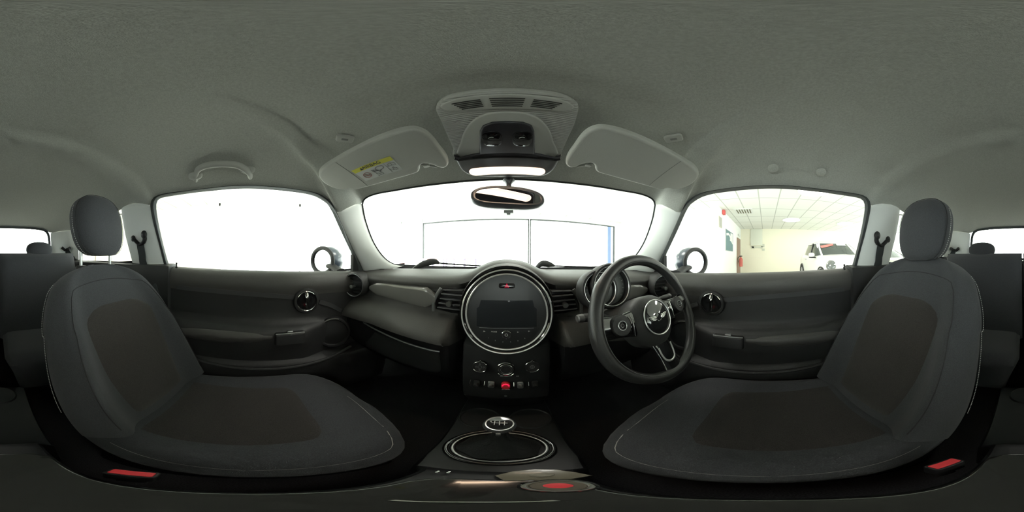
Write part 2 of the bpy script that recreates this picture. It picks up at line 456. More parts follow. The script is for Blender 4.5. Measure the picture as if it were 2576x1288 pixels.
for s in (0, 1):
    side = 'driver' if s else 'front passenger'
    d = thing('door_%d' % (1+s), '%s door with %s' % (side, 'chrome round handle, beside the steering wheel' if s else 'round chrome pull and dark armrest, opposite the steering wheel'), None, (.69 if s else -.69, 0, -.84), kind='structure')
    m = MB(); R = []
    NY = 46
    for i in range(NY+1):
        y = -.385 + 1.02*i/NY
        row = []
        for (x, dz) in door_prof:
            xx = door_x(y, dz)
            z = sill_z(y) + dz
            row.append(V3((-xx, y, z)))
        R.append(row)
    MB().rows([q[:9] for q in R]).build('door_top_pad', DASH, d, ang=60, flipx=bool(s))
    m.rows([q[8:] for q in R]); m.cap([p for p in R[0]] + [V3((-.72, -.385, -.84))])
    m.build('door_panel', BLACK, d, ang=60, flipx=bool(s))
    # window frame seal band
    A = resample(catmull(glass_in, n=4), 70); B = resample(catmull(outer, n=4), 70)
    gcen = sum(A, V3())/len(A); Ai = [p + V3((-.012, 0, 0)) + (p-gcen)*.035 for p in A]; Ao = [p + V3((-.035, 0, 0)) + (p-gcen)*.085 for p in A]
    Bo = [p + V3((-.03, 0, 0)) for p in B]
    m = MB().rows([[p for p in Bo], [p+V3((.003, 0, 0)) for p in B], [p.lerp(q, .5)+V3((.006, 0, 0)) for p, q in zip(A, B)], Ai, Ao])
    m.build('window_frame', RUBBER, d, ang=50, flipx=bool(s))
    m = MB(); gp = [p + V3((-.030, 0, 0)) + (p-gcen)*.08 for p in resample(catmull(glass_in, n=4), 60)]; m.cap(gp)
    m.build('window_glass', GLASS, d, ang=180, flipx=bool(s))
    # black mirror corner panel
    tri = S([(887, 688), (888, 640), (893, 640), (917, 690)]); m = MB()
    m.rows([[p+V3((-.02, 0, 0)) for p in tri+tri[:1]], [p+V3((.004, 0, 0)) for p in tri+tri[:1]]]); m.cap([p+V3((.004, 0, 0)) for p in tri])
    m.build('corner_panel', BLACK, d, flipx=bool(s))
    # lock pin
    lp = V3((-.680, -.352, sill_z(-.352)))
    m = MB().lathe([(.0001, -.012), (.0062, -.012), (.0062, .001), (.0035, .003), (.0028, .012), (.0042, .015), (.0042, .019), (.002, .021), (.0001, .021)], lp, Z, 16)
    m.build('lock_pin', DARKP, d, flipx=bool(s))
    # silver grey swage strip
    def onp(px, py): return at(px, py, lambda p: .657 - abs(p.x))
    sw = [onp(445, 722), onp(520, 730), onp(600, 737), onp(680, 743), onp(740, 748)]
    sw2 = [onp(803, 759), onp(830, 767), onp(858, 781)]
    m = MB(); m.strip(catmull(sw, n=6), .019, .008, X); m.strip(catmull(sw2, n=6), .019, .008, X)
    m.build('trim_strip', mat('door_strip', (.050, .050, .052), .35), d, flipx=bool(s))
    # round door handle: bezel, recessed bowl, chrome pull
    hc = V3((-.655, .222, -.200)); hn = V3((1, 0, 0))
    MB().lathe([(.058, -.008), (.058, .004), (.054, .011), (.046, .012), (.043, .006)], hc, hn, 40).build('handle_bezel', BLACK, d, flipx=bool(s))
    m = MB().lathe([(.044, .0065), (.038, .002), (.024, -.004), (.0001, -.006)], hc, hn, 40).build('handle_bowl', GLOSS, d, flipx=bool(s))
    U_, W_, _ = frame(hn)
    m = MB().arc(hc + hn*.010, U_, W_, .0435, 205, 335, .0032); m.arc(hc + hn*.010, U_, W_, .0435, 40, 150, .0018); 
    m.build('handle_ring', CHROME, d, flipx=bool(s))
    m = MB().tube([hc + hn*.004 + W_*.038, hc + hn*.013 + W_*.024, hc + hn*.015 + W_*.004, hc + hn*.012 - W_*.016, hc + hn*.005 - W_*.032], [(.009, .004), (.009, .004), (.006, .004), (.005, .003), (.004, .003)], 12, sq=U_)
    m.build('door_lever', mat('dark_chrome', (.35, .35, .35), .12, metal=1), d, flipx=bool(s))
    # armrest pad and switch cup
    m = MB(); U_ = Y; 
    R = []
    for i in range(15):
        y = -.36 + .43*i/14; k = sin(pi*min(1, max(0, i/14)))**.35 if 0 < i < 14 else .55
        R.append([V3((-.60 + .024*k*cos(a), y, -.335 + .030*k*sin(a))) for a in [2*pi*q/16 for q in range(16)]])
    m.rows(R, cu=True); m.cap(R[0]); m.cap(R[-1]); m.build('armrest', mat('armrest_vinyl', (.05, .048, .046), .5, bump=.3, bscale=700), d, flipx=bool(s))
    m = MB().box((-.592, .135, -.338), (.040, .115, .050), .008); m.build('switch_block', BLACK, d, flipx=bool(s))
    m = MB().box((-.578, .135, -.3125), (.006, .110, .0025), .001); m.box((-.586, .135, -.307), (.014, .022, .006), .002); m.build('window_switch', SATIN, d, flipx=bool(s))
    # speaker
    sc_ = V3((-.640, .345, -.375)); sn = V3((1, -.25, .1)).normalized()
    m = MB().lathe([(.082, -.03), (.082, .004), (.076, .012), (.068, .012), (.064, .004), (.03, .008), (.0001, .010)], sc_, sn, 40)
    m.build('speaker', DARKP, d, flipx=bool(s))
    m = MB(); U2, W2, _ = frame(sn); m.arc(sc_ + sn*.010, U2, W2, .074, 70, 150, .0035); m.build('speaker_ring_highlight', mat('speaker_highlight', (.12, .12, .11), .4), d, flipx=bool(s));  # lighter arc stands in for the lit upper part of the speaker ring
    # storage pocket lip
    pk = [V3((-.575, -.30, -.445)), V3((-.572, -.10, -.478)), V3((-.570, .12, -.488)), V3((-.585, .30, -.482)), V3((-.61, .42, -.465))]
    MB().tube(catmull(pk, n=6), .007, 8).build('pocket_lip', BLACK, d, flipx=bool(s))

# ------------------------------------------------------------------ door mirrors (outside)
for s in (0, 1):
    label = 'dark round wing mirror outside the %s window' % ('driver' if s else 'front passenger')
    gc = V3((-.865, .392, -.032)); gn = V3((.42, -.90, .02)).normalized()
    t = thing('wing_mirror', label, 'wing mirror', gc - V3((0, 0, .09)))
    U_, W_, _ = frame(gn)
    m = MB(); R = []
    for a, h, sx in ((1.0, .004, 1), (1.05, -.004, 1), (1.13, -.02, 1), (1.16, -.045, 1), (1.10, -.075, .98), (.92, -.10, .95), (.6, -.118, .9), (.05, -.126, .9)):
        R.append([gc + gn*h + U_*(.080*a*sx*cos(2*pi*k/36)) + W_*(.076*a*sin(2*pi*k/36)) + U_*(.012*(h/-.12) if s == 0 or True else 0) for k in range(36)])
    m.rows(R, cu=True); m.build('mirror_housing', mat('mirror_shell', (.05, .065, .09), .3, coat=.4), t, flipx=bool(s))
    m = MB().torus(gc + gn*.003, gn, .0745, .0120, 40, 10, sx=1.06); m.build('mirror_rim', BLACK, t, flipx=bool(s))
    m = MB().lathe([(.068, -.002), (.068, .0015), (.03, .0025), (.0001, .003)], gc, gn, 40, sx=1.06); m.build('mirror_glass', MIRROR, t, flipx=bool(s))
    m = MB().tube([V3((-.70, .425, -.082)), V3((-.745, .43, -.078)), V3((-.80, .425, -.062)), gc + gn*-.05 + W_*-.03], [(.030, .014), (.026, .013), (.026, .016), (.034, .03)], 14, sq=(0, 1, 0)); m.build('mirror_foot', BLACK, t, flipx=bool(s))
    m = MB(); pth = [gc + gn*h + U_*(.078*a) + W_*q for h, a, q in ((-.025, 1.05, -.002), (-.05, 1.08, -.004), (-.08, .98, -.006))]
    m.tube(pth, [(.012, .004), (.015, .006), (.008, .004)], 10, sq=W_); m.build('indicator_lens', mat('indicator_lens', (.35, .45, .6), .1, coat=1), t, flipx=bool(s))

# ================================================================== DASHBOARD
dash = thing('dashboard', 'dark grey dashboard spanning the cabin beneath the windscreen', 'dashboard', (0, .6, -.5))
def dprof(x):
    ax = abs(x); br = -.064 - .045*ax
    yb = wind_y(x, -.07) + .01
    yo = -.0 if ax < .5 else -.25*(ax-.5)        # ends curve towards the driver
    hb = .046*exp(-(ax/.118)**3)
    P = [(yb-.004, -.085), (yb-.004, -.072), (yb-.06, -.066-.01*ax), ((yb+.56)/2, -.062-.02*ax), (.60+yo, br+.006), (.555+yo, br), (.535+yo, br-.006), (.522+yo, br-.018), (.520+yo, br-.030), (.530+yo, br-.044),
            (.532+yo, -.125), (.530+yo, -.19), (.528+yo, -.205), (.515+yo, -.214), (.485+yo, -.232), (.455+yo, -.262), (.442+yo, -.285), (.440+yo, -.298), (.452+yo, -.306),
            (.468+yo, -.312), (.470+yo, -.35), (.478+yo, -.42), (.50, -.50), (.56, -.535), (.99, -.55)]
    out = []
    for i, (y, z) in enumerate(P):
        if i < 9: z += hb*min(1, i/3)
        if 9 <= i < 17: y = max(y, .56 - max(0, (ax-.150)/.03)*.12) if ax < .19 else y
        elif 17 <= i < 22: y = max(y, .56 - max(0, (ax-.138)/.05)*.12) if ax < .19 else y
        out.append((y, z))
    return out
m = MB(); R = []
for i in range(121):
    x = -.70 + 1.40*i/120
    R.append([V3((x, y, z)) for y, z in dprof(x)])
m.rows([q[:20] for q in R]); m.build('dash_body', DASH, dash, ang=50)
MB().rows([q[19:] for q in R]).build('knee_panel', DARKP, dash, ang=50)
# centre hump behind the round display
RC = V3((0, .485, -.177)); RN = V3((0, -.985, .17)).normalized(); RU, RW, _ = frame(RN); RU = X if RU.x > 0 else RU
m = MB(); rws = []
for (y, rr_, dz) in ((.535, .130, 0), (.530, .1445, 0), (.498, .1450, 0), (.495, .1475, 0), (.50, .1495, 0), (.53, .152, .001), (.58, .152, .000), (.66, .148, -.004), (.74, .138, -.012)):
    rws.append([V3((rr_*cos(a), y, RC.z + dz + rr_*sin(a))) for a in [2*pi*k/56 for k in range(56)]])
m.rows(rws, cu=True); m.cap(rws[0]); m.cap(rws[-1]); m.build('display_hood', DASH, dash, ang=50)
# glossy decor panels and ribs left and right
for s in (0, 1):
    m = MB(); R = []
    for i in range(25):
        t = i/24; x = -.565 + (.565-.236)*t
        zt = -.126 + .012*t; zb = -.181 - .010*t; yy = .503 + .012*(1-t) - .25*max(0, -x-.5)
        e = min(1, 6*t*(1-t)+.35)
        row = []
        for k in range(11):
            a = -pi/2 + pi*k/10; h = (zt-zb)/2*e
            row.append(V3((x, yy - .008*cos(a)**.5 if abs(a) < pi/2-.01 else yy+.012, (zt+zb)/2 + h*sin(a))))
        R.append(row)
    m.rows(R); m.build('decor_panel', PIANO, dash, flipx=bool(s), ang=45)
# glove box lid edge strip
m = MB().tube(catmull([V3((-.56, .455, -.318)), V3((-.48, .452, -.324)), V3((-.36, .450, -.330)), V3((-.24, .452, -.334)), V3((-.20, .458, -.336))], n=6), .0035, 8)
m.build('glovebox_strip', SATIN, dash)
m = MB().plate(rrect(.36, .13, .02, 5), V3((-.385, .482, -.395)), X, V3((0, .05, 1)).normalized(), V3((0, -1, .05)).normalized(), .014, .006); gb = m.build('glovebox_lid', BLACK, dash)
# round side vents
for s in (0, 1):
    vc = V3((-.626, .452, -.143)); vn = V3((.30, -.95, .02)).normalized(); U_, W_, _ = frame(vn)
    m = MB().lathe([(.050, -.10), (.062, -.06), (.064, -.02), (.062, .004), (.057, .012), (.052, .010), (.049, .002), (.047, -.012), (.044, -.016), (.0001, -.016)], vc, vn, 44)
    v = m.build('side_vent', BLACK, dash, flipx=bool(s))
    MB().torus(vc + vn*.009, vn, .0545, .0022, 48, 8).build('vent_ring', SATIN, v, flipx=bool(s))
    m = MB()
    for k in (-2, -1, 0, 1, 2):
        h = sqrt(.044**2 - (k*.015)**2); m.box(vc + vn*-.006 + W_*(k*.015), (2*h, .003, .012), .0008, U=U_, W=W_, N=vn)
    m.build('vent_slats', DARKP, v, flipx=bool(s))
    m = MB().lathe([(.007, -.01), (.007, .012), (.009, .014), (.0085, .022), (.0001, .023)], vc + W_*-.006 + U_*(-.004), vn, 20)
    m.build('vent_knob', SATIN, v, flipx=bool(s))
    # outer joint ring
# centre vents
for s in (0, 1):
    def cv(x, z, y=.0): return V3((x, .497 + y, z))
    out = [V3((-.238, .505, -.190)), V3((-.236, .505, -.165)), V3((-.226, .507, -.138)), V3((-.212, .508, -.116)), V3((-.140, .508, -.112)), V3((-.128, .505, -.14)), V3((-.130, .505, -.195)), V3((-.18, .505, -.197))]
    m = MB(); m.rows([[p + V3((0, .03, 0)) for p in out+out[:1]], [p for p in out+out[:1]], [p.lerp(V3((-.18, .507, -.155)), .06)+V3((0, -.004, 0)) for p in out+out[:1]], [p.lerp(V3((-.18, .507, -.155)), .13)+V3((0, .012, 0)) for p in out+out[:1]]])
    m.cap([p.lerp(V3((-.18, .507, -.155)), .13)+V3((0, .02, 0)) for p in out])
    v = m.build('centre_vent', BLACK, dash, flipx=bool(s), ang=40)
    m = MB()
    for k in range(4):
        z = -.130 - .017*k; xl = -.214 - .005*k
        m.box(V3(((xl-.140)/2, .508, z)), (abs(xl+.140), .022, .0032), .001)
    m.build('vent_slats', mat('vent_slat_grey', (.07, .07, .075), .4), v, flipx=bool(s))
    m = MB().tube([V3((-.185, .507, -.160)), V3((-.185, .490, -.163))], [.008, .0095], 14); m.build('vent_knob', SATIN, v, flipx=bool(s))
    m = MB().tube(catmull([V3((-.244, .500, -.198)), V3((-.243, .500, -.165)), V3((-.232, .502, -.136)), V3((-.217, .504, -.112))], n=5), (.0045, .006), 8, sq=(0, 1, 0)); m.build('vent_edge', mat('vent_edge_grey', (.16, .165, .165), .35, metal=.4), v, flipx=bool(s))

# ------------------------------------------------------------------ round centre display
dis = thing('centre_display', 'large round chrome-ringed display unit in the middle of the dashboard', 'display unit', (0, .48, -.32))
m = MB().lathe([(.140, -.02), (.142, 0), (.139, .008), (.131, .010), (.126, .006), (.122, .002)], RC, RN, 64); m.build('display_bezel', GLOSS, dis)
MB().torus(RC + RN*.0115, RN, .1345, .0024, 72, 8).build('outer_ring', SILVER, dis)
MB().torus(RC + RN*.008, RN, .1215, .0030, 72, 8).build('inner_ring', SILVER, dis)
MB().lathe([(.1205, -.004), (.1205, .003), (.0001, .003)], RC, RN, 64).build('display_face', mat('display_black', (.02, .021, .022), .30, spec=.5), dis)
m = MB(); m.plate([(-.083, .018), (-.090, .012), (-.088, -.046), (.088, -.046), (.090, .012), (.083, .018), (.078, .040), (-.078, .040)][::-1], RC + RN*.003, RU, RW, RN, .0012); m.build('screen', SCREEN, dis)
MB().box(RC + RN*.0050 + RW*-.050, (.16, .0012, .001), 0, U=RU, W=RW, N=RN).build('screen_trim', SATIN, dis)
# hazard switch with lit triangle
hz = MB().plate(rrect(.05, .016, .006, 4), RC + RN*.003 + RW*.086, RU, RW, RN, .003, .001).build('hazard_switch', GLOSS, dis)
m = MB(); o = RC + RN*.0072 + RW*.086
tri = [(-.0062, -.0048), (.0062, -.0048), (0, .0062)]
m.tube([o + RU*a + RW*b for a, b in tri], .0008, 6, closed=True); m.tube([o + RU*a*.45 + RW*b*.45 for a, b in tri], .0006, 6, closed=True)
m.build('warning_triangle', REDLIT, hz)
# control row
o = RC + RN*.004 + RW*-.068
m = MB().lathe([(.0125, -.002), (.0125, .010), (.011, .012), (.0001, .012)], o, RN, 32); kb = m.build('volume_knob', BLACK, dis)
m = MB().arc(o + RN*.010, RU, RW, .0128, 25, 155, .0011); m.arc(o + RN*.010, RU, RW, .0128, 205, 335, .0011); m.build('knob_ring', CHROME, kb)
MB().torus(o + RN*.0125, RN, .004, .0006, 24, 6).build('power_mark', WHITEINK, kb)
m = MB()
text(m, 'MODE', RC + RN*.0045 + RW*-.062 + RU*-.036, RU, RW, RN, .0060)
m.build('button_text', WHITEINK, dis)
for a, b in ((-.064, -.062), (.034, -.062), (.066, -.060)):
    MB().plate([(-.003, -.002), (.003, 0), (-.003, .002)], RC + RN*.004 + RW*b + RU*a, RU, RW, RN, .0006).build('button_arrow', WHITEINK, dis)
for i, (a, b) in enumerate(((-.052, -.084), (-.032, -.092), (-.010, -.096), (.012, -.096), (.033, -.092), (.053, -.084))):
    m = MB(); text(m, str(i+1), RC + RN*.0040 + RW*b + RU*a, RU, RW, RN, .0048); m.build('preset_number', WHITEINK, dis)

# ------------------------------------------------------------------ centre stack with climate controls and toggles
st = thing('centre_stack', 'black centre stack with round climate dials and toggle switches beneath the round display', 'control panel', (0, .47, -.60))
Q0 = V3((0, .470, -.300)); Q1 = V3((0, .424, -.475)); SW = (Q0-Q1).normalized(); SN = X.cross(SW).normalized()
if SN.y > 0: SN = -SN
SU = X
m = MB(); R = []
for (y, z, hw) in ((.52, -.28, .135), (.474, -.300, .135), (.452, -.385, .130), (.428, -.47, .122), (.420, -.50, .118), (.440, -.545, .112), (.468, -.605, .112)):
    R.append([V3((-hw, .56, z)), V3((-hw, y+.02, z)), V3((-hw+.006, y+.004, z)), V3((-hw+.02, y, z)), V3((0, y-.002, z)), V3((hw-.02, y, z)), V3((hw-.006, y+.004, z)), V3((hw, y+.02, z)), V3((hw, .56, z))])
m.rows(R); m.build('stack_body', DARKP, st, ang=35)
def onstack(px, py): return at(px, py, lambda p: (p-Q0).dot(SN))
for i, (px, py, r) in enumerate(((1205, 919, .020), (1272, 926, .0235), (1340, 919, .020))):
    c = onstack(px, py) + SN*.002; c.x = (-.0715, 0, .0715)[i]
    m = MB().lathe([(r, -.004), (r, .010), (r*.93, .013), (r*.86, .013), (r*.8, .011), (.0001, .011)], c, SN, 36)
    k = m.build('climate_dial', BLACK, st)
    m = MB()
    if i == 1:
        m.arc(c + SN*.012, SU, SW, r*1.10, 35, 145, .0012); m.arc(c + SN*.012, SU, SW, r*1.10, 215, 325, .0012)
        m.torus(c + SN*.013, SN, r*.82, .0013, 40, 8)
    else:
        m.arc(c + SN*.012, SU, SW, r*1.0, 30, 150, .0012); m.arc(c + SN*.012, SU, SW, r*1.0, 210, 330, .0012)
        m.box(c + SN*.013 + SW*(r*1.05), (.0028, .012, .003), .0006, U=SU, W=SW, N=SN)
    m.build('dial_ring', CHROME, k)
    m = MB()
    if i == 0:
        for a in (0, 90, 180, 270): m.torus(c + SN*.0122 + SU*(.011*cos(rad(a))) + SW*(.011*sin(rad(a))), SN, .0022, .0004, 12, 5)
        m.torus(c + SN*.0122, SN, .0055, .0004, 20, 5)
    elif i == 2: m.torus(c + SN*.0122, SN, .006, .0006, 24, 5); m.torus(c + SN*.0122, SN, .0022, .0005, 16, 5)
    else: m.torus(c + SN*.0122, SN, .0145, .0004, 30, 5)
    m.build('dial_marks', mat('dim_ink', (.25, .25, .26), .6), k)
m = MB()
for px in (1262, 1283, 1302): m.box(onstack(px, 946) + SN*.001, (.008, .0022, .001), 0, U=SU, W=SW, N=SN)
m.build('button_marks', mat('dim_ink', (.2, .2, .2), .6), st)
for i, x in enumerate((-.078, -.039, 0, .039, .078)):
    c = onstack(1272, 968); c.x = x
    if i != 2:
        m = MB().plate(rrect(.018, .028, .005, 4), c, SU, SW, SN, .006, .002); m.tube([c + SN*.004, c + SN*.018 - SW*.002], [(.0065, .006), (.0055, .004)], 14, sq=SU)
        t_ = m.build('toggle_switch', SATIN if i in (1, 3) else BLACK, st)
        m = MB().arc(c + SN*.005 - SU*.0155, SU, SW, .0, 0, 1, .0002); m = MB().tube([c + SN*.004 - SU*.0175 - SW*.013, c + SN*.010 - SU*.0175, c + SN*.004 - SU*.0175 + SW*.013], .0011, 6); m.build('toggle_guard', CHROME, t_)
    else:
        m = MB().plate(rrect(.024, .030, .010, 5), c, SU, SW, SN, .010, .003); t_ = m.build('start_toggle', REDP, st)
        m = MB().tube([c + SN*.012 + SU*a + SW*b for a, b in ((-.009, .001), (-.006, .007), (0, .009), (.006, .007), (.009, .001))], .0022, 8); m.build('lit_arc', REDLIT, t_)
        m = MB().box(c + SN*.008 - SW*.016, (.022, .0018, .003), .0005, U=SU, W=SW, N=SN); m.build('toggle_guard', CHROME, t_)
MB().lathe([(.004, 0), (.004, .002), (.0001, .002)], onstack(1272, 996), SN, 16).build('power_socket', SATIN, st)

# ================================================================== CENTRE CONSOLE
con = thing('centre_console', 'low black centre console running between the two front seats', 'console', (0, .1, -.84))
m = MB(); R = []
for (y, z, hw) in ((.52, -.628, .125), (.44, -.622, .125), (.33, -.615, .118), (.20, -.610, .105), (.15, -.60, .090), (.135, -.545, .070), (.12, -.532, .064), (.02, -.530, .056), (-.22, -.532, .054), (-.24, -.545, .054), (-.25, -.60, .08), (-.585, -.615, .09), (-.60, -.63, .09)):
    R.append([V3((-hw-.012, y, -.84)), V3((-hw, y, z-.02)), V3((-hw+.006, y, z-.004)), V3((-hw+.018, y, z)), V3((0, y, z+.001)), V3((hw-.018, y, z)), V3((hw-.006, y, z-.004)), V3((hw, y, z-.02)), V3((hw+.004, y, -.84))])
m.rows(R); m.cap(R[-1]); m.build('console_body', DARKP, con, ang=40)
# cup holders
for x in (-.062, .062):
    c = V3((x, .395, -.617)); m = MB().lathe([(.054, .003), (.050, .006), (.046, .003), (.044, .0006), (.0001, .0006)], c, Z, 36); h = m.build('cup_holder', DARKP, con)
    MB().torus(c + Z*.006, Z, .050, .0014, 40, 6).build('cup_rim', BLACK, h)
c = V3((0, -.53, -.610)); m = MB().lathe([(.052, .0), (.048, .006), (.044, .003), (.0001, .003)], c, Z, 36); m.build('cup_holder', DARKP, con)
MB().torus(c + Z*.006, Z, .047, .0022, 40, 6).build('cup_rim', BLACK, con)
# gear lever surround
gc = V3((-.005, .255, -.604))
MB().torus(gc, Z, .074, .0032, 56, 10, sx=1.0, sy=.86).build('gear_ring', SATIN, con)
MB().torus(gc + Z*-.001, Z, .084, .006, 56, 10, sx=1.0, sy=.88).build('gear_collar', GLOSS, con)
# rear part glossy tray
m = MB().plate(rrect(.100, .30, .03, 6), V3((0, -.045, -.532)), X, Y, Z, .008, .004); tray = m.build('tray_lid', mat('gloss_dark_lid', (.02, .019, .018), .12, coat=.7), con)
z0 = -.522
oc = at(1404, 1222, FZ(z0))
m = MB().lathe([(.0215, -.003), (.0215, .002), (.0195, .004), (.0175, .002), (.0165, .0035), (.015, .001)], oc, Z, 44); rg = m.build('round_socket_ring', CHROME, con)
MB().lathe([(.0150, 0), (.0150, .0014), (.0001, .0014)], oc, Z, 32).build('round_socket_disc', mat('brown_disc', (.10, .085, .065), .3), rg)
MB().lathe([(.0080, 0), (.0080, .0024), (.0001, .003)], oc, Z, 32).build('red_disc', REDP, rg)
pl = [at(x, y, FZ(z0-.001)) for x, y in ((1245, 1196), (1290, 1185), (1345, 1180), (1400, 1181), (1450, 1188), (1490, 1196), (1430, 1206), (1330, 1208), (1270, 1210))]
MB().plate(plane2d(pl, V3((0, 0, z0-.001)), X, Y), V3((0, 0, z0-.004)), X, Y, Z, .0045, .0015).build('oval_plate', mat('taupe_plate', (.13, .115, .085), .3, coat=.3), con)
op = at(1364, 1195, FZ(z0))
MB().lathe([(.008, 0), (.008, .002), (.0068, .003), (.0001, .003)], op, Z, 30, sx=1.2, sy=.8).build('oval_button', mat('taupe_button', (.17, .155, .12), .35), con)
arc = [at(x, y, FZ(z0)) for x, y in ((985, 1258), (1060, 1262), (1160, 1263), (1260, 1263), (1340, 1262), (1400, 1259))]
MB().tube(catmull(arc, n=4), (.0022, .0014), 8, sq=Z).build('pale_strip', mat('pale_metal', (.5, .49, .45), .35, metal=.3), con)
cl = at(1112, 1188, FZ(z0))
m = MB().box(cl + V3((-.004, 0, 0)), (.003, .007, .004), .001); m.box(cl + V3((.005, .002, 0)), (.003, .007, .004), .001); m.build('lid_clip', CHROME, con)

# ------------------------------------------------------------------ gear lever
gl = thing('gear_lever', 'manual gear lever with leather boot and silver-capped knob inside the oval chrome ring', 'gear lever', gc)
m = MB(); R = []
for h, a, b in ((.001, .066, .056), (.012, .060, .050), (.02, .048, .042), (.035, .038, .034), (.05, .026, .025), (.08, .014, .015), (.10, .011, .012)):
    R.append([V3((gc.x + a*(1+.05*sin(6*t))*cos(t), gc.y + .02*h/.1 + b*(1+.05*sin(6*t))*sin(t), gc.z + h)) for t in [2*pi*k/40 for k in range(40)]])
m.rows(R, cu=True); m.build('boot', mat('boot_leather', (.018, .018, .018), .45, bump=.5, bscale=300), gl, ang=80)
kc = V3((-.006, .262, -.445))
m = MB().lathe([(.0001, -.060), (.011, -.058), (.012, -.045), (.019, -.030), (.0245, -.012), (.0262, .0), (.0250, .010), (.0225, .014)], kc, V3((0, -.15, 1)), 36); m.build('knob', mat('knob_black', (.02, .02, .02), .3), gl)
kn = V3((0, -.15, 1)).normalized()
m = MB().lathe([(.0268, -.004), (.0275, .002), (.0262, .010), (.0235, .0145), (.0225, .0142)], kc, kn, 36); m.build('knob_ring', SATIN, gl)
MB().lathe([(.0228, .012), (.021, .0148), (.0001, .017)], kc, kn, 36).build('knob_cap', GLOSS, gl)
m = MB(); KU, KW = X, kn.cross(X)
o = kc + kn*.0172
m.box(o, (.026, .0012, .0008), 0, U=KU, W=KW, N=kn)
for a in (-.008, 0, .008): m.box(o + KU*a, (.0012, .014, .0008), 0, U=KU, W=KW, N=kn)
text(m, 'R', o + KU*-.014 + KW*.004, KU, KW, kn, .006)
m.build('shift_pattern', WHITEINK, gl)
MB().box(kc + V3((0, -.030, -.006)), (.008, .006, .012), .002).build('reverse_tab', SATIN, gl)

# ================================================================== STEERING WHEEL
SWC = V3((.338, .268, -.167)); su = V3((0, sin(rad(22.5)), cos(rad(22.5)))); sn = V3((0, -cos(rad(22.5)), sin(rad(22.5)))); sx_ = X
def wp(a, b, c=0): return SWC + sx_*a + su*b + sn*c
whl = thing('steering_wheel', 'black leather three-spoke steering wheel in front of the driver seat', 'steering wheel', SWC)
n = 96; path = []; rr_ = []
for k in range(n):
    a = 2*pi*k/n; path.append(wp(.1695*cos(a), .1695*sin(a), 0))
    bump_ = .0025*(exp(-((a-rad(35))/.12)**2) + exp(-((a-rad(145))/.12)**2))
    rr_.append((.0158+bump_, .0152+bump_))
MB().tube(path, rr_, 16, closed=True, sq=sn).build('rim', LEATHER, whl)
MB().torus(SWC + sn*.0150, sn, .1600, .0007, 90, 5, up=su).build('rim_seam', mat('rim_seam_grey', (.12, .12, .12), .6), whl)
# airbag pad
m = MB(); R = []
padc = (0, -.002)
pad2 = [(0, .066), (.035, .062), (.062, .045), (.078, .018), (.080, -.01), (.068, -.04), (.050, -.066), (.022, -.082), (0, -.084), (-.022, -.082), (-.050, -.066), (-.068, -.04), (-.080, -.01), (-.078, .018), (-.062, .045), (-.035, .062)]
pad2 = [(p.x, p.y) for p in catmull([(a, b, 0) for a, b in pad2], closed=True, n=4)]
for sc_, h in ((1.0, -.055), (1.02, -.032), (1.0, -.014), (.93, -.004), (.80, .004), (.6, .009), (.3, .012), (.02, .013)):
    R.append([wp(a*sc_, b*sc_, h) for a, b in pad2])
m.rows(R, cu=True); m.cap(R[0]); m.build('airbag_pad', mat('airbag_black', (.036, .036, .036), .45, bump=.3, bscale=700), whl, ang=60)
# emblem disc
MB().lathe([(.0485, .004), (.0485, .012), (.046, .0135), (.0001, .015)], SWC, sn, 56, up=su).build('emblem_disc', GLOSS, whl)
MB().torus(SWC + sn*.0135, sn, .0480, .0019, 64, 8, up=su).build('emblem_ring', SILVER, whl)
m = MB(); m.torus(SWC + sn*.016, sn, .0105, .0014, 32, 6, up=su)
for sg in (-1, 1):
    for j, (y0, L) in enumerate(((.0045, .024), (.0010, .022), (-.0025, .018), (-.0058, .013))):
        m.tube([wp(sg*.0115, y0*.9, .0158), wp(sg*(.0115+L*.6), y0+.0008, .0160), wp(sg*(.0115+L), y0+.0022, .0156)], [.0010, .0009, .0005], 6)
m.build('winged_emblem', CHROME, whl)
# spokes with button pods
for sg in (-1, 1):
    m = MB(); R = []
    for t in range(9):
        q = t/8; a = sg*(.060 + .110*q); h = .036 - .006*q - .006*sin(pi*q); cb = .002 + .012*q
        R.append([wp(a, cb + h*sin(th), -.010 + .012*q + .010*cos(th)) for th in [2*pi*k/16 for k in range(16)]])
    m.rows(R, cu=True); sp = m.build('spoke', GLOSS, whl, ang=60)
    bc = wp(sg*.114, .010, .007)
    m = MB().lathe([(.026, -.006), (.026, .002), (.023, .006), (.012, .007), (.0115, .004), (.0001, .004)], bc, sn, 32, up=su); bt = m.build('button_pad', BLACK, sp)
    m = MB().torus(bc + sn*.007, sn, .0105, .0011, 28, 6, up=su); m.torus(bc + sn*.007, sn, .004, .0005, 18, 5, up=su); m.build('button_ring', SATIN, bt)
    m = MB().tube([wp(sg*.080, .028, .004), wp(sg*.078, .005, .006), wp(sg*.080, -.026, .003)], .0013, 6); m.build('spoke_trim', CHROME, sp)
m = MB(); R = []
for t in range(9):
    q = t/8; b = -.070 - .100*q; hw = .036 - .006*sin(pi*q)
    R.append([wp(hw*cos(th), b, .002 - .014*(1-q) + .008*sin(th)) for th in [2*pi*k/16 for k in range(16)]])
m.rows(R, cu=True); sp = m.build('lower_spoke', GLOSS, whl, ang=60)
u = [(-.024, -.083, .002), (-.023, -.105, .003), (-.017, -.124, .005), (0, -.132, .006), (.017, -.124, .005), (.023, -.105, .003), (.024, -.083, .002)]
MB().tube(catmull([wp(*q) for q in u], n=5), (.0014, .0030), 8, sq=sn).build('spoke_trim', SILVER, sp)
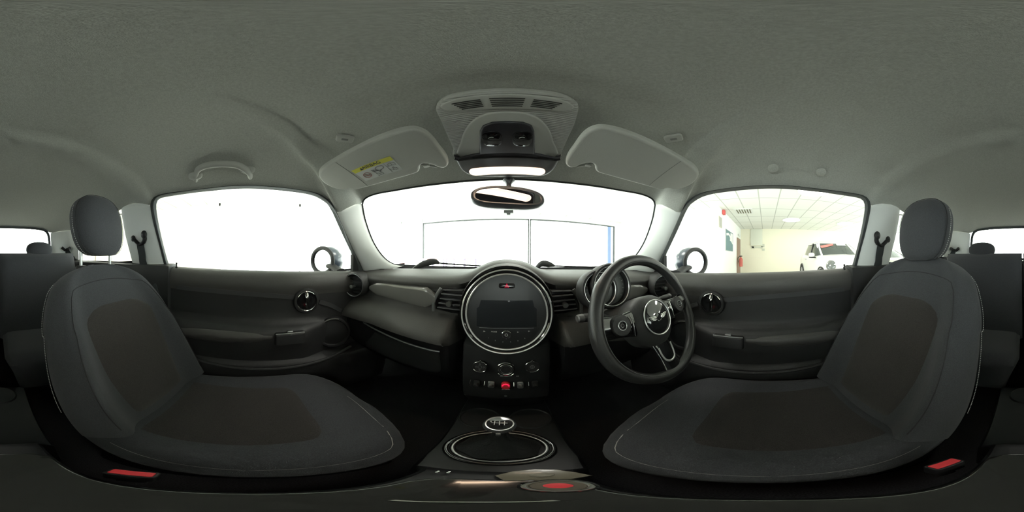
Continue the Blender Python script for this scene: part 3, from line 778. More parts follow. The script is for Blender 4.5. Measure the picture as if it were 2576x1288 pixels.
# column shroud
colm = thing('steering_column', 'grey steering column shroud behind the wheel with control stalks', 'steering column', SWC + V3((0, .12, -.09)))
m = MB(); R = []
for h, a, b, dz in ((-.02, .040, .040, 0), (-.04, .058, .050, 0), (-.07, .066, .056, 0), (-.12, .070, .058, 0), (-.18, .070, .060, -.002), (-.27, .062, .055, -.004)):
    R.append([wp(a*math.copysign(abs(cos(t))**.7, cos(t)), dz + b*math.copysign(abs(sin(t))**.7, sin(t)), h) for t in [2*pi*k/32 for k in range(32)]])
m.rows(R, cu=True); m.cap(R[0]); m.build('shroud', mat('shroud_grey', (.05, .048, .045), .55, bump=.3, bscale=700), colm, ang=60)
for sg in (-1, 1):
    m = MB().tube([wp(sg*.06, 0.012, -.075), wp(sg*.11, 0.040, -.070), wp(sg*.135, 0.042, -.066), wp(sg*.152, 0.042, -.064), wp(sg*.165, 0.043, -.062)], [(.009, .008), (.009, .008), (.013, .010), (.014, .011), (.0125, .010)], 16, sq=sn)
    m.build('stalk', BLACK, colm)
    m = MB().tube([wp(sg*.165, 0.043, -.062), wp(sg*.178, 0.043, -.061), wp(sg*.180, 0.043, -.061)], [(.0128, .0108), (.0120, .010), (.009, .008)], 16, sq=sn); m.build('stalk_tip', mat('stalk_grey', (.09, .09, .09), .4), colm)
# instrument cluster
clu = thing('instrument_cluster', 'round instrument cluster with chrome rings standing behind the steering wheel', 'instrument cluster', (.30, .42, -.16))
IN = V3((-.06, -.96, .20)).normalized()
for (c, r, lab) in ((V3((.300, .405, -.092)), .062, 0), (V3((.262, .412, -.100)), .052, 1)):
    m = MB().lathe([(r*.9, -.05), (r+.010, -.035), (r+.010, .002), (r+.006, .010), (r, .010), (r-.004, .002), (r-.006, -.010)], c, IN, 56); b = m.build('gauge_housing', BLACK, clu)
    MB().torus(c + IN*.008, IN, r, .0020, 64, 8).build('gauge_ring', SILVER, b)
    MB().lathe([(r-.003, -.010), (r-.006, -.008), (.0001, -.008)], c, IN, 48).build('gauge_face', mat('gauge_grey', (.10, .105, .10), .35), b)
    U_, W_, _ = frame(IN); m = MB()
    for k in range(19):
        a = rad(-40 + 260*k/18); d_ = U_*cos(a) + W_*sin(a); L = .007 if k % 2 == 0 else .004
        m.tube([c - IN*.007 + d_*(r-.016), c - IN*.007 + d_*(r-.016+L)], .0005, 4)
    m.build('gauge_ticks', WHITEINK, b)
    m = MB().tube([c - IN*.005, c - IN*.005 + (U_*cos(rad(215)) + W_*sin(rad(215)))*(r-.016)], [.0014, .0005], 6); m.build('gauge_needle', mat('needle_red', (.6, .05, .03), .5), b)

# ================================================================== SEATS
def seat(s, dz, hz, labels):
    side = 'driver' if s else 'front passenger'
    cx = -.362
    t = thing('front_seat', labels[0], 'car seat', ((-cx if s else cx), -.05, -.84))
    fx = bool(s)
    B0 = V3((cx, -.238, -.545)); T0 = V3((cx, -.520, -.040 + dz)); uu = (T0-B0); Lb = uu.length; uu.normalize()
    nn = X.cross(uu).normalized()
    if nn.y < 0: nn = -nn
    def hw(v):
        w0 = .236 + .016*sin(pi*min(1, v/.75)) if v < .62 else None
        if v < .62: return w0
        q = (v-.62)/.38
        base = .236 + .016*sin(pi*.62/.75)
        return base*(1-.34*q**1.8)*sqrt(max(0.0, 1-max(0, (q-.55)/.46)**2.8))+.004
    def df(sv, v):   # depth of the padded front
        a = abs(sv); bol = .052*exp(-((a-.80)/.17)**2)*(1-.75*max(0, (v-.5)/.5))
        roll = (max(0, 1-a**8))**.5
        top = sqrt(max(0, 1-max(0, (v-.80)/.21)**2)) 
        return (.022 + bol + .018*(1-(2*v-.9)**2))*roll*(.25+.75*top)
    def fp(sv, v, off=0): return B0 + uu*(Lb*v) + X*(hw(v)*sv) + nn*(df(sv, v)+off)
    m = MB(); R = []
    VS = [i/30 for i in range(29)] + [.95, .97, .985, .996, 1.0]
    for v in VS:
        row = []
        for k in range(37):
            a = -1+2*k/36; a = math.copysign(1-(1-abs(a))**1.5, a); row.append(fp(a, v))
        for k in range(1, 24):
            a = 1-2*k/24
            row.append(B0 + uu*(Lb*v) + X*(hw(v)*a) - nn*(.132*(1-a**8)**.5*(.35+.65*sqrt(max(0, 1-max(0, (v-.78)/.23)**2)))))
        R.append(row)
    m.rows(R, cu=True); m.cap(R[-1]); m.cap(R[0]); back = m.build('backrest', FABRIC, t, ang=70, flipx=fx)
    # centre insert
    def ins(lo, hi, wf, off, fn, nm, par, mt):
        m = MB(); R = []
        NV = 22
        for j in range(NV+1):
            q = j/NV; v = lo+(hi-lo)*q; row = []; wq = wf(q)
            for k in range(19):
                a = -1+2*k/18; e = max(0, (1-abs(a)**6))**.5 * max(0, (1-abs(2*q-1)**10))**.5
                row.append(fn(wq*a, v, off*e - .002))
            R.append(row)
        m.rows(R); return m.build(nm, mt, par, ang=70, flipx=fx)
    wf = lambda q: (.46 + .20*q - .04*q*q) * (1 if q < .78 else sqrt(max(0, 1-((q-.78)/.235)**2.4)))
    ins(.04, .735, wf, .009, fp, 'back_insert', back, FABRIC2)
    # seams
    def seamline(pts, r, nm, mt, par): 
        return MB().tube(pts, r, 6).build(nm, mt, par, flipx=fx)
    pts = []
    for k in range(61):
        q = -1+2*k/60; 
        if abs(q) > .35:
            v = .06 + (.80-.06)*(1-abs(q))/.65; a = math.copysign(.80 - .06*max(0, (v-.5)/.3), q)
        else:
            v = .80 + .085*sqrt(max(0, 1-(q/.35)**2)); a = .74*q/.35
        pts.append(fp(a, v, .0006))
    seamline(pts, .0014, 'back_seam', SEAM, back)
    m = MB()
    for sg in (-1, 1):
        pts = [fp(sg*.62, .60 + .0*k, .0) for k in range(0)]
    # white stitching along the inner shoulder
    m = MB(); NS = 86
    for k in range(NS):
        v0 = .16 + .80*k/NS; v1 = v0 + .80*.55/NS
        p0 = B0 + uu*(Lb*v0) + X*(hw(v0)*.992+.001) - nn*.030; p1 = B0 + uu*(Lb*v1) + X*(hw(v1)*.992+.001) - nn*.030
        m.tube([p0, p1], .0010, 4)
    m.build('stitching', STITCH, back, flipx=fx)
    # cushion
    yb, yf = -.30, .285
    def cw(v): # half width along the cushion, v 0 back .. 1 front
        return (.215 + .028*min(1, v*2))*(1 if v < .70 else sqrt(max(0, 1-((v-.70)/.305)**2.6))) + .002
    def cz(sv, v):
        a = abs(sv); bol = .030*exp(-((a-.82)/.16)**2)*(1-.5*v)
        roll = max(0, (1-a**7))**.5; fr_ = sqrt(max(0, 1-max(0, (v-.82)/.185)**2.2)); bk = 1
        return -.600 + (.052 + bol)*roll*(.25+.75*fr_)*bk + .012*v
    def cpt(sv, v, off=0): return V3((cx + cw(v)*sv, yb+(yf-yb)*v, cz(sv, v)+off))
    m = MB(); R = []
    for v in [i/26 for i in range(25)] + [.95, .975, .99, 1.0]:
        row = [cpt(math.copysign(1-(1-abs(a))**1.5, a), v) for a in [-1+2*k/30 for k in range(31)]]
        for k in range(1, 16):
            a = 1-2*k/16; row.append(V3((cx + cw(v)*a*.97, yb+(yf-yb)*v - .01, -.600 - .10*(1-a**10)**.5)))
        R.append(row)
    m.rows(R, cu=True); m.cap(R[0]); m.cap(R[-1]); cush = m.build('seat_cushion', FABRIC, t, ang=70, flipx=fx)
    wf2 = lambda q: (.66 - .10*q) * (1 if q < .86 else sqrt(max(0, 1-((q-.86)/.15)**2.6)))
    ins(.16, .74, wf2, .006, cpt, 'cushion_insert', cush, FABRIC2)
    pts = [cpt(math.copysign(.93, 1)*1.0, .18 + .62*k/20, -.002) for k in range(21)] + [cpt(.93*cos(pi*k/20), .80 + .15*sin(pi*k/20), -.001) for k in range(1, 12)]
    seamline(pts, .0012, 'piping', mat('piping_grey', (.26, .25, .23), .7), cush)
    # base rails and side shield
    m = MB().box((cx, -.02, -.765), (.40, .46, .15), .02); m.build('seat_base', DARKP, t, flipx=fx)
    m = MB().box((cx-.235, -.16, -.64), (.022, .26, .085), .009); m.build('side_shield', BLACK, t, flipx=fx)
    # head restraint posts
    top = fp(0, 1.0); top.y -= .018; hb = .006 + hz
    for dx in (-.070, .070):
        pt = V3((cx + dx, -.535, -.050+dz))
        m = MB().tube([pt + V3((0, 0, -.03)), V3((cx+dx, -.535, .06+hz))], .0064, 14); m.build('headrest_post', SATIN, t, flipx=fx)
        m = MB().lathe([(.022, -.010), (.022, .0), (.018, .006), (.009, .007)], pt + V3((0, .004, .006)), Z, 24, sx=1.1, sy=.8); m.build('post_collar', DARKP, t, flipx=fx)
    # head restraint: cushion with side seam
    hc = V3((cx-.002, -.530, .122 + hz)); m = MB(); R = []
    HW, HH, HD = .112, .124, .060
    for j in range(29):
        ph = -pi/2 + pi*j/28; row = []
        zz = HH*math.copysign(abs(sin(ph))**.80, sin(ph)); cc = abs(cos(ph))**(.80 if ph > 0 else .52)
        for k in range(44):
            th = 2*pi*k/44
            wx = HW*(1.0 - .06*max(0, -zz/HH))
            x = wx*cc*math.copysign(abs(cos(th))**.70, cos(th)); y = HD*(.35+.65*cc)*math.copysign(abs(sin(th))**.7, sin(th)) if cc > .001 else 0
            y = y*(min(1, cc*2.2)) + .012*(x/HW)**2*0 - .020*(zz/HH)
            row.append(hc + V3((x, y, zz)))
        R.append(row)
    m.rows(R, cu=True); hr = m.build('headrest', FABRIC, t, ang=70, flipx=fx)
    def ring(yo, sc, r, dashes=False):
        P = []
        for k in range(72):
            ph = 2*pi*k/72; zz = HH*sc*math.copysign(abs(sin(ph))**.80, sin(ph)); cc = abs(cos(ph))**(.80 if sin(ph) > 0 else .52)
            xx = math.copysign(HW*sc*(1-.06*max(0, -zz/HH))*cc, cos(ph))
            P.append(hc + V3((xx, yo - .020*(zz/HH), zz)))
        return P
    P = ring(.030, .985, 0); MB().tube(P, .0011, 5, closed=True).build('headrest_seam', SEAM, hr, flipx=fx)
    P = ring(.004, 1.003, 0); m = MB()
    for k in range(-17, 10):
        q = resample(P, 200, closed=True); a = q[(k*2) % 200]; b = q[(k*2+1) % 200]; m.tube([a, b], .0010, 4)
    m.build('headrest_stitching', STITCH, hr, flipx=fx)
    return t
seat(0, 0, 0, ['dark grey fabric front passenger seat with raised headrest on two chrome posts'])
seat(1, .036, -.014, ['dark grey fabric driver seat behind the steering wheel with lowered headrest'])

# buckles between seats
for s, px, py, qx in ((0, 330, 1190, None), (1, 2378, 1166, None)):
    c = at(px, py, FZ(-.50))
    t = thing('seat_belt_buckle', 'red-topped seat belt buckle beside the %s seat' % ('driver' if s else 'front passenger'), 'seat belt buckle', c + V3((0, 0, -.12)))
    ex = (at(389, 1196, FZ(-.50)) - at(270, 1184, FZ(-.50))) if s == 0 else (at(2333, 1182, FZ(-.50)) - at(2420, 1152, FZ(-.50)))
    U_ = V3((ex.x, ex.y, 0)).normalized(); W_ = Z.cross(U_)
    MB().plate(rrect(.043, .020, .005, 4), c + Z*-.07, U_, W_, Z, .066, .003).build('buckle_body', DARKP, t)
    MB().plate(rrect(.036, .013, .002, 3), c + Z*-.006, U_, W_, Z, .007, .0015).build('release_button', REDP, t)
    m = MB().box(c + Z*-.10 , (.026, .006, .08), .002, U=U_, W=W_, N=Z); m.build('buckle_stem', BLACK, t)

# ================================================================== SEAT BELTS
for s in (0, 1):
    t = thing('seat_belt', 'grey seat belt hanging from the centre pillar beside the %s seat' % ('driver' if s else 'front passenger'), 'seat belt', (.62 if s else -.62, -.50, -.30))
    f_in = lambda p: .661 - .41*p.z - abs(p.x) - .022
    a = at(356, 600, f_in); b = at(337, 608, f_in); c = at(352, 622, f_in)
    m = MB(); pth = [at(362, 590, f_in), at(364, 602, f_in), at(359, 612, f_in), at(350, 614, f_in), at(341, 606, f_in), at(335, 600, f_in)]
    m.tube(catmull(pth, n=4), [(.013, .009)]*8 + [(.010, .008)]*5 + [(.012, .009)]*8, 14, sq=(1, 0, 0)); m.ell(pth[0], (.010, .017, .020)); m.ell(pth[-1], (.009, .014, .016))
    m.build('belt_guide', DARKP, t, flipx=bool(s))
    pw = [at(352, 612, f_in), at(357, 640, f_in), at(363, 668, f_in) + V3((.004, 0, 0)), V3((-.628, -.45, -.16)), V3((-.622, -.40, -.34))]
    P = catmull(pw, n=5); m = MB().strip(P, .047, .002, X); m.build('belt_webbing', WEB, t, flipx=bool(s))
    t = thing('seat_belt', 'thin dark rear seat belt on the %s side rear corner pillar' % ('driver' if s else 'passenger'), 'seat belt', (.5 if s else -.5, -1.25, -.2))
    f_in2 = lambda p: f_cp(p) - .036
    pth = [at(156, 623, f_in2), at(163, 629, f_in2), at(170, 627, f_in2), at(176, 624, f_in2)]
    m = MB().tube(pth, [(.014, .010), (.012, .008), (.012, .008), (.014, .010)], 12, sq=(0, 0, 1)); m.build('belt_guide', DARKP, t, flipx=bool(s))
    P = [at(167, 628, f_in2), at(174, 640, f_in2), at(182, 655, f_in2) + V3((.0, .02, 0))]; P.append(P[-1] + V3((.03, .06, -.2)))
    m = MB().strip(catmull(P, n=4), .045, .002, V3((.8, .6, 0))); m.build('belt_webbing', WEB, t, flipx=bool(s))

# ================================================================== REAR SEATS
rs = thing('rear_bench', 'dark fabric rear bench seat with two low headrests behind the front seats', 'rear seat', (0, -1.0, -.84))
for sg in (-1, 1):
    m = MB(); R = []
    for j in range(17):
        v = j/16; top = sqrt(max(0, 1-max(0, (v-.88)/.122)**2))
        row = []
        for k in range(21):
            a = -1+2*k/20; e = (1-abs(a)**8)**.5
            row.append(V3((sg*.30 + .295*a, -1.00 - .21*v + .045*e*top, -.55 + .57*v)))
        for k in range(1, 20):
            a = 1-2*k/20; e = (1-abs(a)**8)**.5; row.append(V3((sg*.30 + .295*a, -1.00 - .21*v - .045*e*top, -.55 + .57*v)))
        R.append(row)
    m.rows(R, cu=True); m.cap(R[-1]); m.build('rear_backrest', FABRIC, rs, ang=70)
    m = MB(); R = []
    for j in range(13):
        v = j/12
        row = [V3((sg*.31 + .29*a*(1 if v > .15 else .93), -.62 - .44*v, -.50 + .04*(1-abs(a)**6)**.5*min(1, (v*8)**.5) - .03*v)) for a in [-1+2*k/20 for k in range(21)]]
        row += [V3((sg*.31 + .29*a, -.62 - .44*v, -.66)) for a in [1-2*k/10 for k in range(1, 10)]]
        R.append(row)
    m.rows(R, cu=True); m.cap(R[0]); m.build('rear_cushion', FABRIC, rs, ang=70)
    m = MB().ell((sg*.315, -1.235, .048), (.105, .05, .060), 2.4, 28, 16); m.build('rear_headrest', FABRIC, rs)

# ================================================================== OVERHEAD CONSOLE, LAMP, VISORS, MIRROR
f_oh = lambda p: .366 - .175*p.y - p.z
ON = V3((0, -.175, -1)).normalized(); OU = X; OW = V3((0, 1, -.175)).normalized(); OO = V3((0, 0, .366))
def oh(pts, sym=True):
    P = [at(x, y, f_oh) for x, y in pts]; return plane2d(P, OO, OU, OW)
def cat2(P, n=3): return [(q.x, q.y) for q in catmull([(a, b, 0) for a, b in P], closed=True, n=n)]
ohc = thing('overhead_console', 'light grey ribbed overhead console with vent slots above the mirror', 'overhead console', (0, .30, .30))
o_out = oh([(1097, 271), (1108, 253), (1136, 239), (1192, 229), (1276, 225), (1360, 229), (1416, 239), (1446, 255), (1455, 272), (1444, 312), (1428, 346), (1411, 384), (1403, 389), (1276, 392), (1150, 389), (1141, 372), (1124, 334), (1106, 294)])
MB().plate(cat2(o_out, 3), OO - ON*.008, OU, OW, ON, .018, .007, 4).build('console_plate', LRIB, ohc, ang=50)
ohN = OO + ON*.010
arch = oh([(1158, 388), (1160, 350), (1172, 318), (1196, 292), (1232, 278), (1276, 275), (1320, 278), (1354, 291), (1380, 318), (1392, 350), (1396, 388), (1276, 391)])
MB().plate(cat2(arch, 3), OO + ON*.008, OU, OW, ON, .006, .004, 3).build('console_surround', LTRIM, ohc, ang=50)
lip = oh([(1108, 262), (1140, 246), (1195, 236), (1276, 232), (1357, 236), (1412, 246), (1444, 263), (1420, 275), (1360, 270), (1276, 268), (1192, 270), (1132, 274)])
MB().plate(cat2(lip, 3), OO + ON*.008, OU, OW, ON, .005, .003, 3).build('vent_panel', LTRIM, ohc, ang=50)
slot = MB()
def quadslots(Q, n, hk=.42):
    Q = [at(x, y, f_oh) for x, y in Q]
    for k in range(n):
        t = (k+.5)/n; a = Q[0].lerp(Q[3], t); b = Q[1].lerp(Q[2], t); d_ = (Q[3]-Q[0]).length/n
        slot.strip([a + ON*.0134, b + ON*.0134], d_*hk, .0012, ON)
quadslots([(1230, 240), (1322, 240), (1313, 263), (1239, 263)], 5)
quadslots([(1134, 254), (1208, 243), (1218, 263), (1166, 270)], 5)
quadslots([(1343, 243), (1416, 253), (1386, 269), (1333, 263)], 5)
slot.build('vent_slots', mat('slot_dark', (.035, .035, .033), .8), ohc)
pod = oh([(1207, 378), (1207, 340), (1208, 320), (1216, 307), (1238, 299), (1276, 297), (1316, 299), (1337, 307), (1344, 321), (1345, 340), (1345, 378)])
MB().plate(pod, OO + ON*.010, OU, OW, ON, .010, .004, 3).build('sensor_pod', mat('pod_black', (.028, .027, .033), .4), ohc, ang=50)
for (x, y) in ((1238, 338), (1314, 338)):
    c = at(x, y, f_oh) + ON*.019
    m = MB().plate(ellipse(.021, .026, 28, p=2.6), c, OU, OW, ON, .004, .002, 2); b = m.build('map_light_button', GLOSS, ohc)
    MB().arc(c + ON*.004, OU, OW, .008, -150, -60, .0007).build('button_mark', WHITEINK, b)
lampt = thing('cabin_lamp', 'black interior lamp bar with glowing warm white lens behind the rear-view mirror', 'interior lamp', (0, .46, .25))
hs = oh([(1143, 383), (1149, 396), (1158, 413), (1170, 424), (1190, 431), (1230, 434), (1276, 435), (1322, 434), (1364, 432), (1384, 424), (1396, 412), (1405, 396), (1410, 384), (1398, 387), (1370, 381), (1344, 376), (1276, 374), (1208, 376), (1180, 381), (1156, 387)])
MB().plate(cat2(hs, 2), OO + ON*.000, OU, OW, ON, .022, .009, 4).build('lamp_housing', mat('lamp_black', (.026, .024, .027), .38), lampt, ang=50)
A_, B_ = at(1197, 419, f_oh), at(1355, 419, f_oh); hh = (at(1276, 410, f_oh) - at(1276, 428, f_oh)).length/2
L2 = rrect((B_-A_).length + 2*hh, 2*hh, hh*.98, 6)
MB().plate(L2, (A_+B_)/2 + ON*.020, OU, OW, ON, .0045, .002).build('lamp_lens', LAMP, lampt)
ld = bpy.data.lights.new('lamp_glow', 'AREA'); ld.shape = 'RECTANGLE'; ld.size = .18; ld.size_y = .02; ld.energy = .22; ld.color = (1, .72, .48)
lo = bpy.data.objects.new('lamp_glow', ld); COL.objects.link(lo); lo.parent = lampt
lo.location = ((A_+B_)/2 + ON*.028 + V3((0, 0, ZG))) - WLOC[lampt.name]; lo.rotation_euler = (rad(-10), 0, 0)

# sun visors
f_vs = lambda p: .338 - .16*p.y - .10*abs(p.x) - p.z
vpx = [(802, 439), (809, 423), (845, 399), (892, 373), (943, 348), (990, 330), (1025, 322), (1048, 322), (1071, 331), (1090, 348), (1106, 369), (1118, 384), (1127, 400), (1127, 412), (1116, 419), (1099, 416), (1085, 410), (1066, 408), (1057, 414), (1055, 425), (1043, 433), (990, 448), (943, 461), (897, 473), (880, 470), (857, 473), (834, 467), (813, 455)]
VN = V3((.10, -.16, -1)).normalized()   # left visor normal (plane z = .338-.16y+.10x for x<0)
VU = V3((1, 0, .10)).normalized(); VW = VN.cross(VU) if VN.cross(VU).y > 0 else -VN.cross(VU); VO = V3((0, 0, .338))
Pv = [at(x, y, f_vs) for x, y in vpx]
v2 = plane2d(Pv, VO, VU, VW); v2 = [(q.x, q.y) for q in catmull([(a, b, 0) for a, b in v2], closed=True, n=3)]
for s in (0, 1):
    fx = bool(s)
    t = thing('sun_visor', 'grey folded-up sun visor %s' % ('without a label above the steering wheel' if s else 'with yellow and white airbag warning label'), 'sun visor', (.30 if s else -.30, .30, .26), group='sun visors above the windscreen')
    MB().plate(v2, VO - VN*.009, VU, VW, VN, .018, .008, 4).build('visor_panel', VISOR, t, ang=60, flipx=fx)
    a = at(845, 403, f_vs); b = at(925, 462, f_vs); m = MB().strip([a + VN*.0092, b + VN*.0092], .0012, .0006, VN); m.build('visor_seam', mat('visor_line', (.22, .22, .21), .8), t, flipx=fx)
    m = MB().tube([at(1050, 412, f_vs) - VN*.001, at(1100, 420, f_vs) - VN*.001], .004, 10); m.build('visor_pivot', LTRIM, t, flipx=fx)
    m = MB().box(at(1073, 416, f_vs), (.016, .010, .010), .003); m.build('pivot_clip', LTRIM, t, flipx=fx)
    if s == 0:
        Q = [at(x, y, f_vs) + VN*.0092 for x, y in ((884, 424), (981, 387), (1014, 420), (921, 450))]
        def bi(u, v, k=0): return Q[0].lerp(Q[1], u).lerp(Q[3].lerp(Q[2], u), v) + VN*k
        lb = MB().add([bi(0, 0), bi(1, 0), bi(1, 1), bi(0, 1), bi(0, 0, .0004), bi(1, 0, .0004), bi(1, 1, .0004), bi(0, 1, .0004)], [[4, 5, 6, 7], [0, 1, 5, 4], [1, 2, 6, 5], [2, 3, 7, 6], [3, 0, 4, 7]]).build('airbag_label', PAPER, t)
        MB().add([bi(0, 0, .0007), bi(1, 0, .0007), bi(1, .26, .0007), bi(0, .26, .0007)], [[0, 1, 2, 3]]).build('yellow_band', YEL, lb)
        lu = (bi(1, .13)-bi(0, .13)).normalized(); lw = -(bi(.5, 1)-bi(.5, 0)); lw = (lw - lu*lw.dot(lu)).normalized()
        m = MB(); H = (bi(0, .26)-bi(0, 0)).length
        text(m, 'AIRBAG', bi(.50, .13, .0010), lu, lw, VN, H*.95, .0002)
        c = bi(.235, .13, .0010); m.add([c + lu*(-H*.30) - lw*H*.30, c + lu*(H*.30) - lw*H*.30, c + lw*H*.30], [[0, 1, 2]])
        m.tube([bi(.75, .27, .001), bi(.75, .97, .001)], .0003, 4); m.tube([bi(.755, .62, .001), bi(.755, .95, .001)], .0003, 4)
        # book and hand pictograms
        bk = [bi(u, v, .001) for u, v in ((.80, .40), (.88, .36), (.96, .40), (.96, .56), (.88, .53), (.80, .56))]; m.tube(bk, .0004, 4, closed=True); m.tube([bi(.88, .36, .001), bi(.88, .53, .001)], .0004, 4)
        hd = [bi(u, v, .001) for u, v in ((.84, .78), (.845, .66), (.865, .66), (.87, .76), (.92, .76), (.92, .88), (.86, .90), (.82, .82))]; m.tube(hd, .0004, 4, closed=True)
        # child seat and airbag pictogram
        cs = [bi(u, v, .001) for u, v in ((.38, .42), (.43, .82), (.56, .80), (.56, .90), (.40, .93))]; m.tube(cs, .0005, 4)
        ab = catmull([bi(u, v, .001) for u, v in ((.50, .40), (.60, .34), (.69, .40), (.66, .56), (.57, .60), (.54, .72), (.50, .55))], closed=True, n=3); m.tube(ab, .0005, 4, closed=True)
        m.tube([bi(.42, .56, .001), bi(.52, .60, .001)], .0011, 6); m.ell(bi(.42, .50, .001), (.0022, .0022, .0006))
        m.build('label_symbols', INK, lb)
        m = MB(); cc = bi(.20, .64, .001); ring_ = [cc + lu*(.0118*cos(2*pi*k/28)) + lw*(.0118*sin(2*pi*k/28)) for k in range(28)]
        m.tube(ring_, .0009, 6, closed=True); m.tube([cc + lu*.009*-1 + lw*.008, cc + lu*.009 - lw*.008], .0009, 6)
        m.tube([cc + lu*-.004 + lw*.004, cc + lu*.001 - lw*.003, cc + lu*.006 - lw*.001], .0012, 5)
        m.build('prohibition_ring', REDINK, lb)
# little grille clips on the headliner (behind each visor)
for s in (0, 1):
    cxy = (868, 347) if s == 0 else (1694, 346); c, nv = on_liner(*cxy)
    u = on_liner(cxy[0]+24, cxy[1]+(3 if s == 0 else -4))[0] - on_liner(cxy[0]-24, cxy[1]-(3 if s == 0 else -4))[0]; u = u - nv*u.dot(nv); hwid = u.length; u.normalize()
    wv = nv.cross(u); wv = wv if wv.y > 0 else -wv
    m = MB(); m.plate(rrect(hwid*.95, hwid*.62, hwid*.16, 4), c - nv*.004, u, wv, nv, .011, .003)
    t = m.build('microphone_cover', LTRIM, label='small pale grille cover in the headliner above the %s visor' % ('driver' if s else 'passenger'), cat='grille cover', ang=50)
    m = MB().box(c + nv*.0072, (hwid*.34, hwid*.16, .001), 0, U=u, W=wv, N=nv); m.build('grille', mat('grille_grey', (.25, .25, .24), .8), t)
# grab handle, passenger side
f_gh = lambda p: .656 - .62*p.z + .0 - abs(p.x) if False else (.600 - .62*(p.z-.0) + .10 - abs(p.x))
def gh(px, py, d=0.0):
    p = at(px, py, lambda p: .690 - .62*p.z - abs(p.x) - d - .018); return p
t = thing('grab_handle', 'pale grey folding grab handle above the passenger door window', 'grab handle', gh(560, 430))
pth = [gh(492, 452, -.012), gh(494, 436, .006), gh(500, 425, .016), gh(520, 416, .024), (gh(560, 412, .028)), gh(595, 415, .024), gh(615, 424, .016), gh(626, 434, .006), gh(630, 443, -.012)]
P = catmull(pth, n=5); N_ = len(P)
m = MB().tube(P, [(.013 + .003*abs(2*i/(N_-1)-1)**3, .0085) for i in range(N_)], 16, sq=(0, 0, 1)); m.build('handle_grip', LTRIM, t)
for (px, py) in ((492, 440), (623, 424)):
    m = MB().ell(gh(px, py, -.004), (.010, .024, .020), 2.6, 20, 12); m.build('handle_mount', LTRIM, t)
for px, py, w_ in ((1945, 423, 0), (2066, 433, 1)):
    c = at(px, py, lambda p: .690 - .62*p.z - abs(p.x) - .022)
    m = MB().lathe([(.0155, -.012), (.0155, .002), (.012, .0045), (.0001, .0052)], c, V3((-.6, 0, -.8)), 28)
    m.build('screw_cap', LINER, label='round grey blanking cap above the driver window, %s' % ('nearer the seat' if w_ else 'nearer the windscreen'), cat='blanking cap', group='blanking caps above the driver window')
# rear-view mirror
mir = thing('rear_view_mirror', 'oval rear-view mirror hanging at the top centre of the windscreen', 'rear-view mirror', (0, .50, .15))
mc = V3((0.004, .497, .187)); mn = V3((.17, -1, .34)).normalized(); MU, MW, _ = frame(mn)
prof2 = [(a, b + .004*(1-(a/.115)**2) - (.006*(a/.115) if False else 0)) for a, b in ellipse(.115, .040, 56, p=2.7)]
m = MB(); R = []
for sc_, h in ((.99, .006), (1.0, .0), (.99, -.012), (.90, -.024), (.6, -.032), (.02, -.034)): R.append([mc + MU*a*sc_ + MW*b*sc_ + mn*h for a, b in prof2])
m.rows(R, cu=True); m.build('mirror_housing', mat('mirror_case', (.055, .06, .07), .35), mir, ang=60)
R = []
for sc_, h in ((.99, .006), (.965, .0095), (.90, .0095), (.87, .006)): R.append([mc + MU*a*sc_ + MW*(b*(1-(1-sc_)*2.0)) + mn*h for a, b in prof2])
MB().rows(R, cu=True).build('mirror_frame', mat('mirror_case', (.055, .06, .07), .35), mir, ang=60)
MB().cap([mc + MU*a*.88 + MW*b*.76 + mn*.0068 for a, b in prof2]).build('mirror_glass', MIRROR, mir)
m = MB().tube(catmull([mc - mn*.025 + V3((0, 0, .01)), mc + V3((0, .030, .040)), mc + V3((0, .030, .060)), mc + V3((0, .034, .078))], n=5), [.012]*6+[.0085]*5+[.010, .012, .014, .017, .02], 16); m.build('mirror_stalk', mat('mirror_case', (.055, .06, .07), .35), mir)
m = MB().box(mc + V3((0.0, .012, -.046)), (.030, .014, .010), .003); m.box(mc + V3((0.0, .012, -.053)), (.012, .012, .008), .002); m.build('sensor_block', SATIN, mir)

# wipers outside
for pts, lab in ((((1035, 669), (1065, 664), (1092, 658), (1105, 662), (1190, 668), (1215, 669)), 'black wiper arm resting at the windscreen base near the passenger side'), (((1345, 669), (1362, 664), (1380, 665), (1395, 669), (1460, 671), (1520, 673)), 'black wiper arm resting at the windscreen base near the driver side')):
    fo = lambda p: f_wind(p) + .05
    P = [at(x, y, fo) for x, y in pts]; t = thing('windscreen_wiper', lab, 'wiper', P[0])
    m = MB().tube(catmull([P[0] + V3((0, .01, -.02)), P[1], P[2], P[3]], n=4), [(.006+.012*sin(pi*i/12), .008) for i in range(13)], 8, sq=Z); m.build('wiper_arm', DARKP, t)
    m = MB().tube(P[2:], .004, 8); m.build('wiper_blade', DARKP, t)
# scuttle panel below the windscreen outside
m = MB().rows([[V3((x, wind_y(x, -.08) + dy, z)) for x in [-.66+1.32*i/20 for i in range(21)]] for dy, z in ((0, -.09), (.06, -.088), (.12, -.085), (.14, -.12))]); m.build('trim_10', DARKP, label='black scuttle panel outside at the windscreen base', kind='structure')

# ================================================================== SHOWROOM
ZF = -ZG; ZC = 1.85
def wall(name, a, b, z0, z1, m_, lab, th=.12):
    a = V3((*a, 0)); b = V3((*b, 0)); U_ = (b-a).normalized(); N_ = V3((-U_.y, U_.x, 0))
    return MB().box((a+b)/2 + V3((0, 0, (z0+z1)/2)), ((b-a).length, th, z1-z0), 0, U=U_, W=N_, N=Z).build(name, m_, label=lab, kind='structure')
FL = mat('showroom_tiles', (.80, .80, .77), .25, spec=.5)
MB().box((2.5, -1, ZF-.05), (17, 17, .1), 0).build('floor', FL, label='pale polished showroom floor around the car', kind='structure')
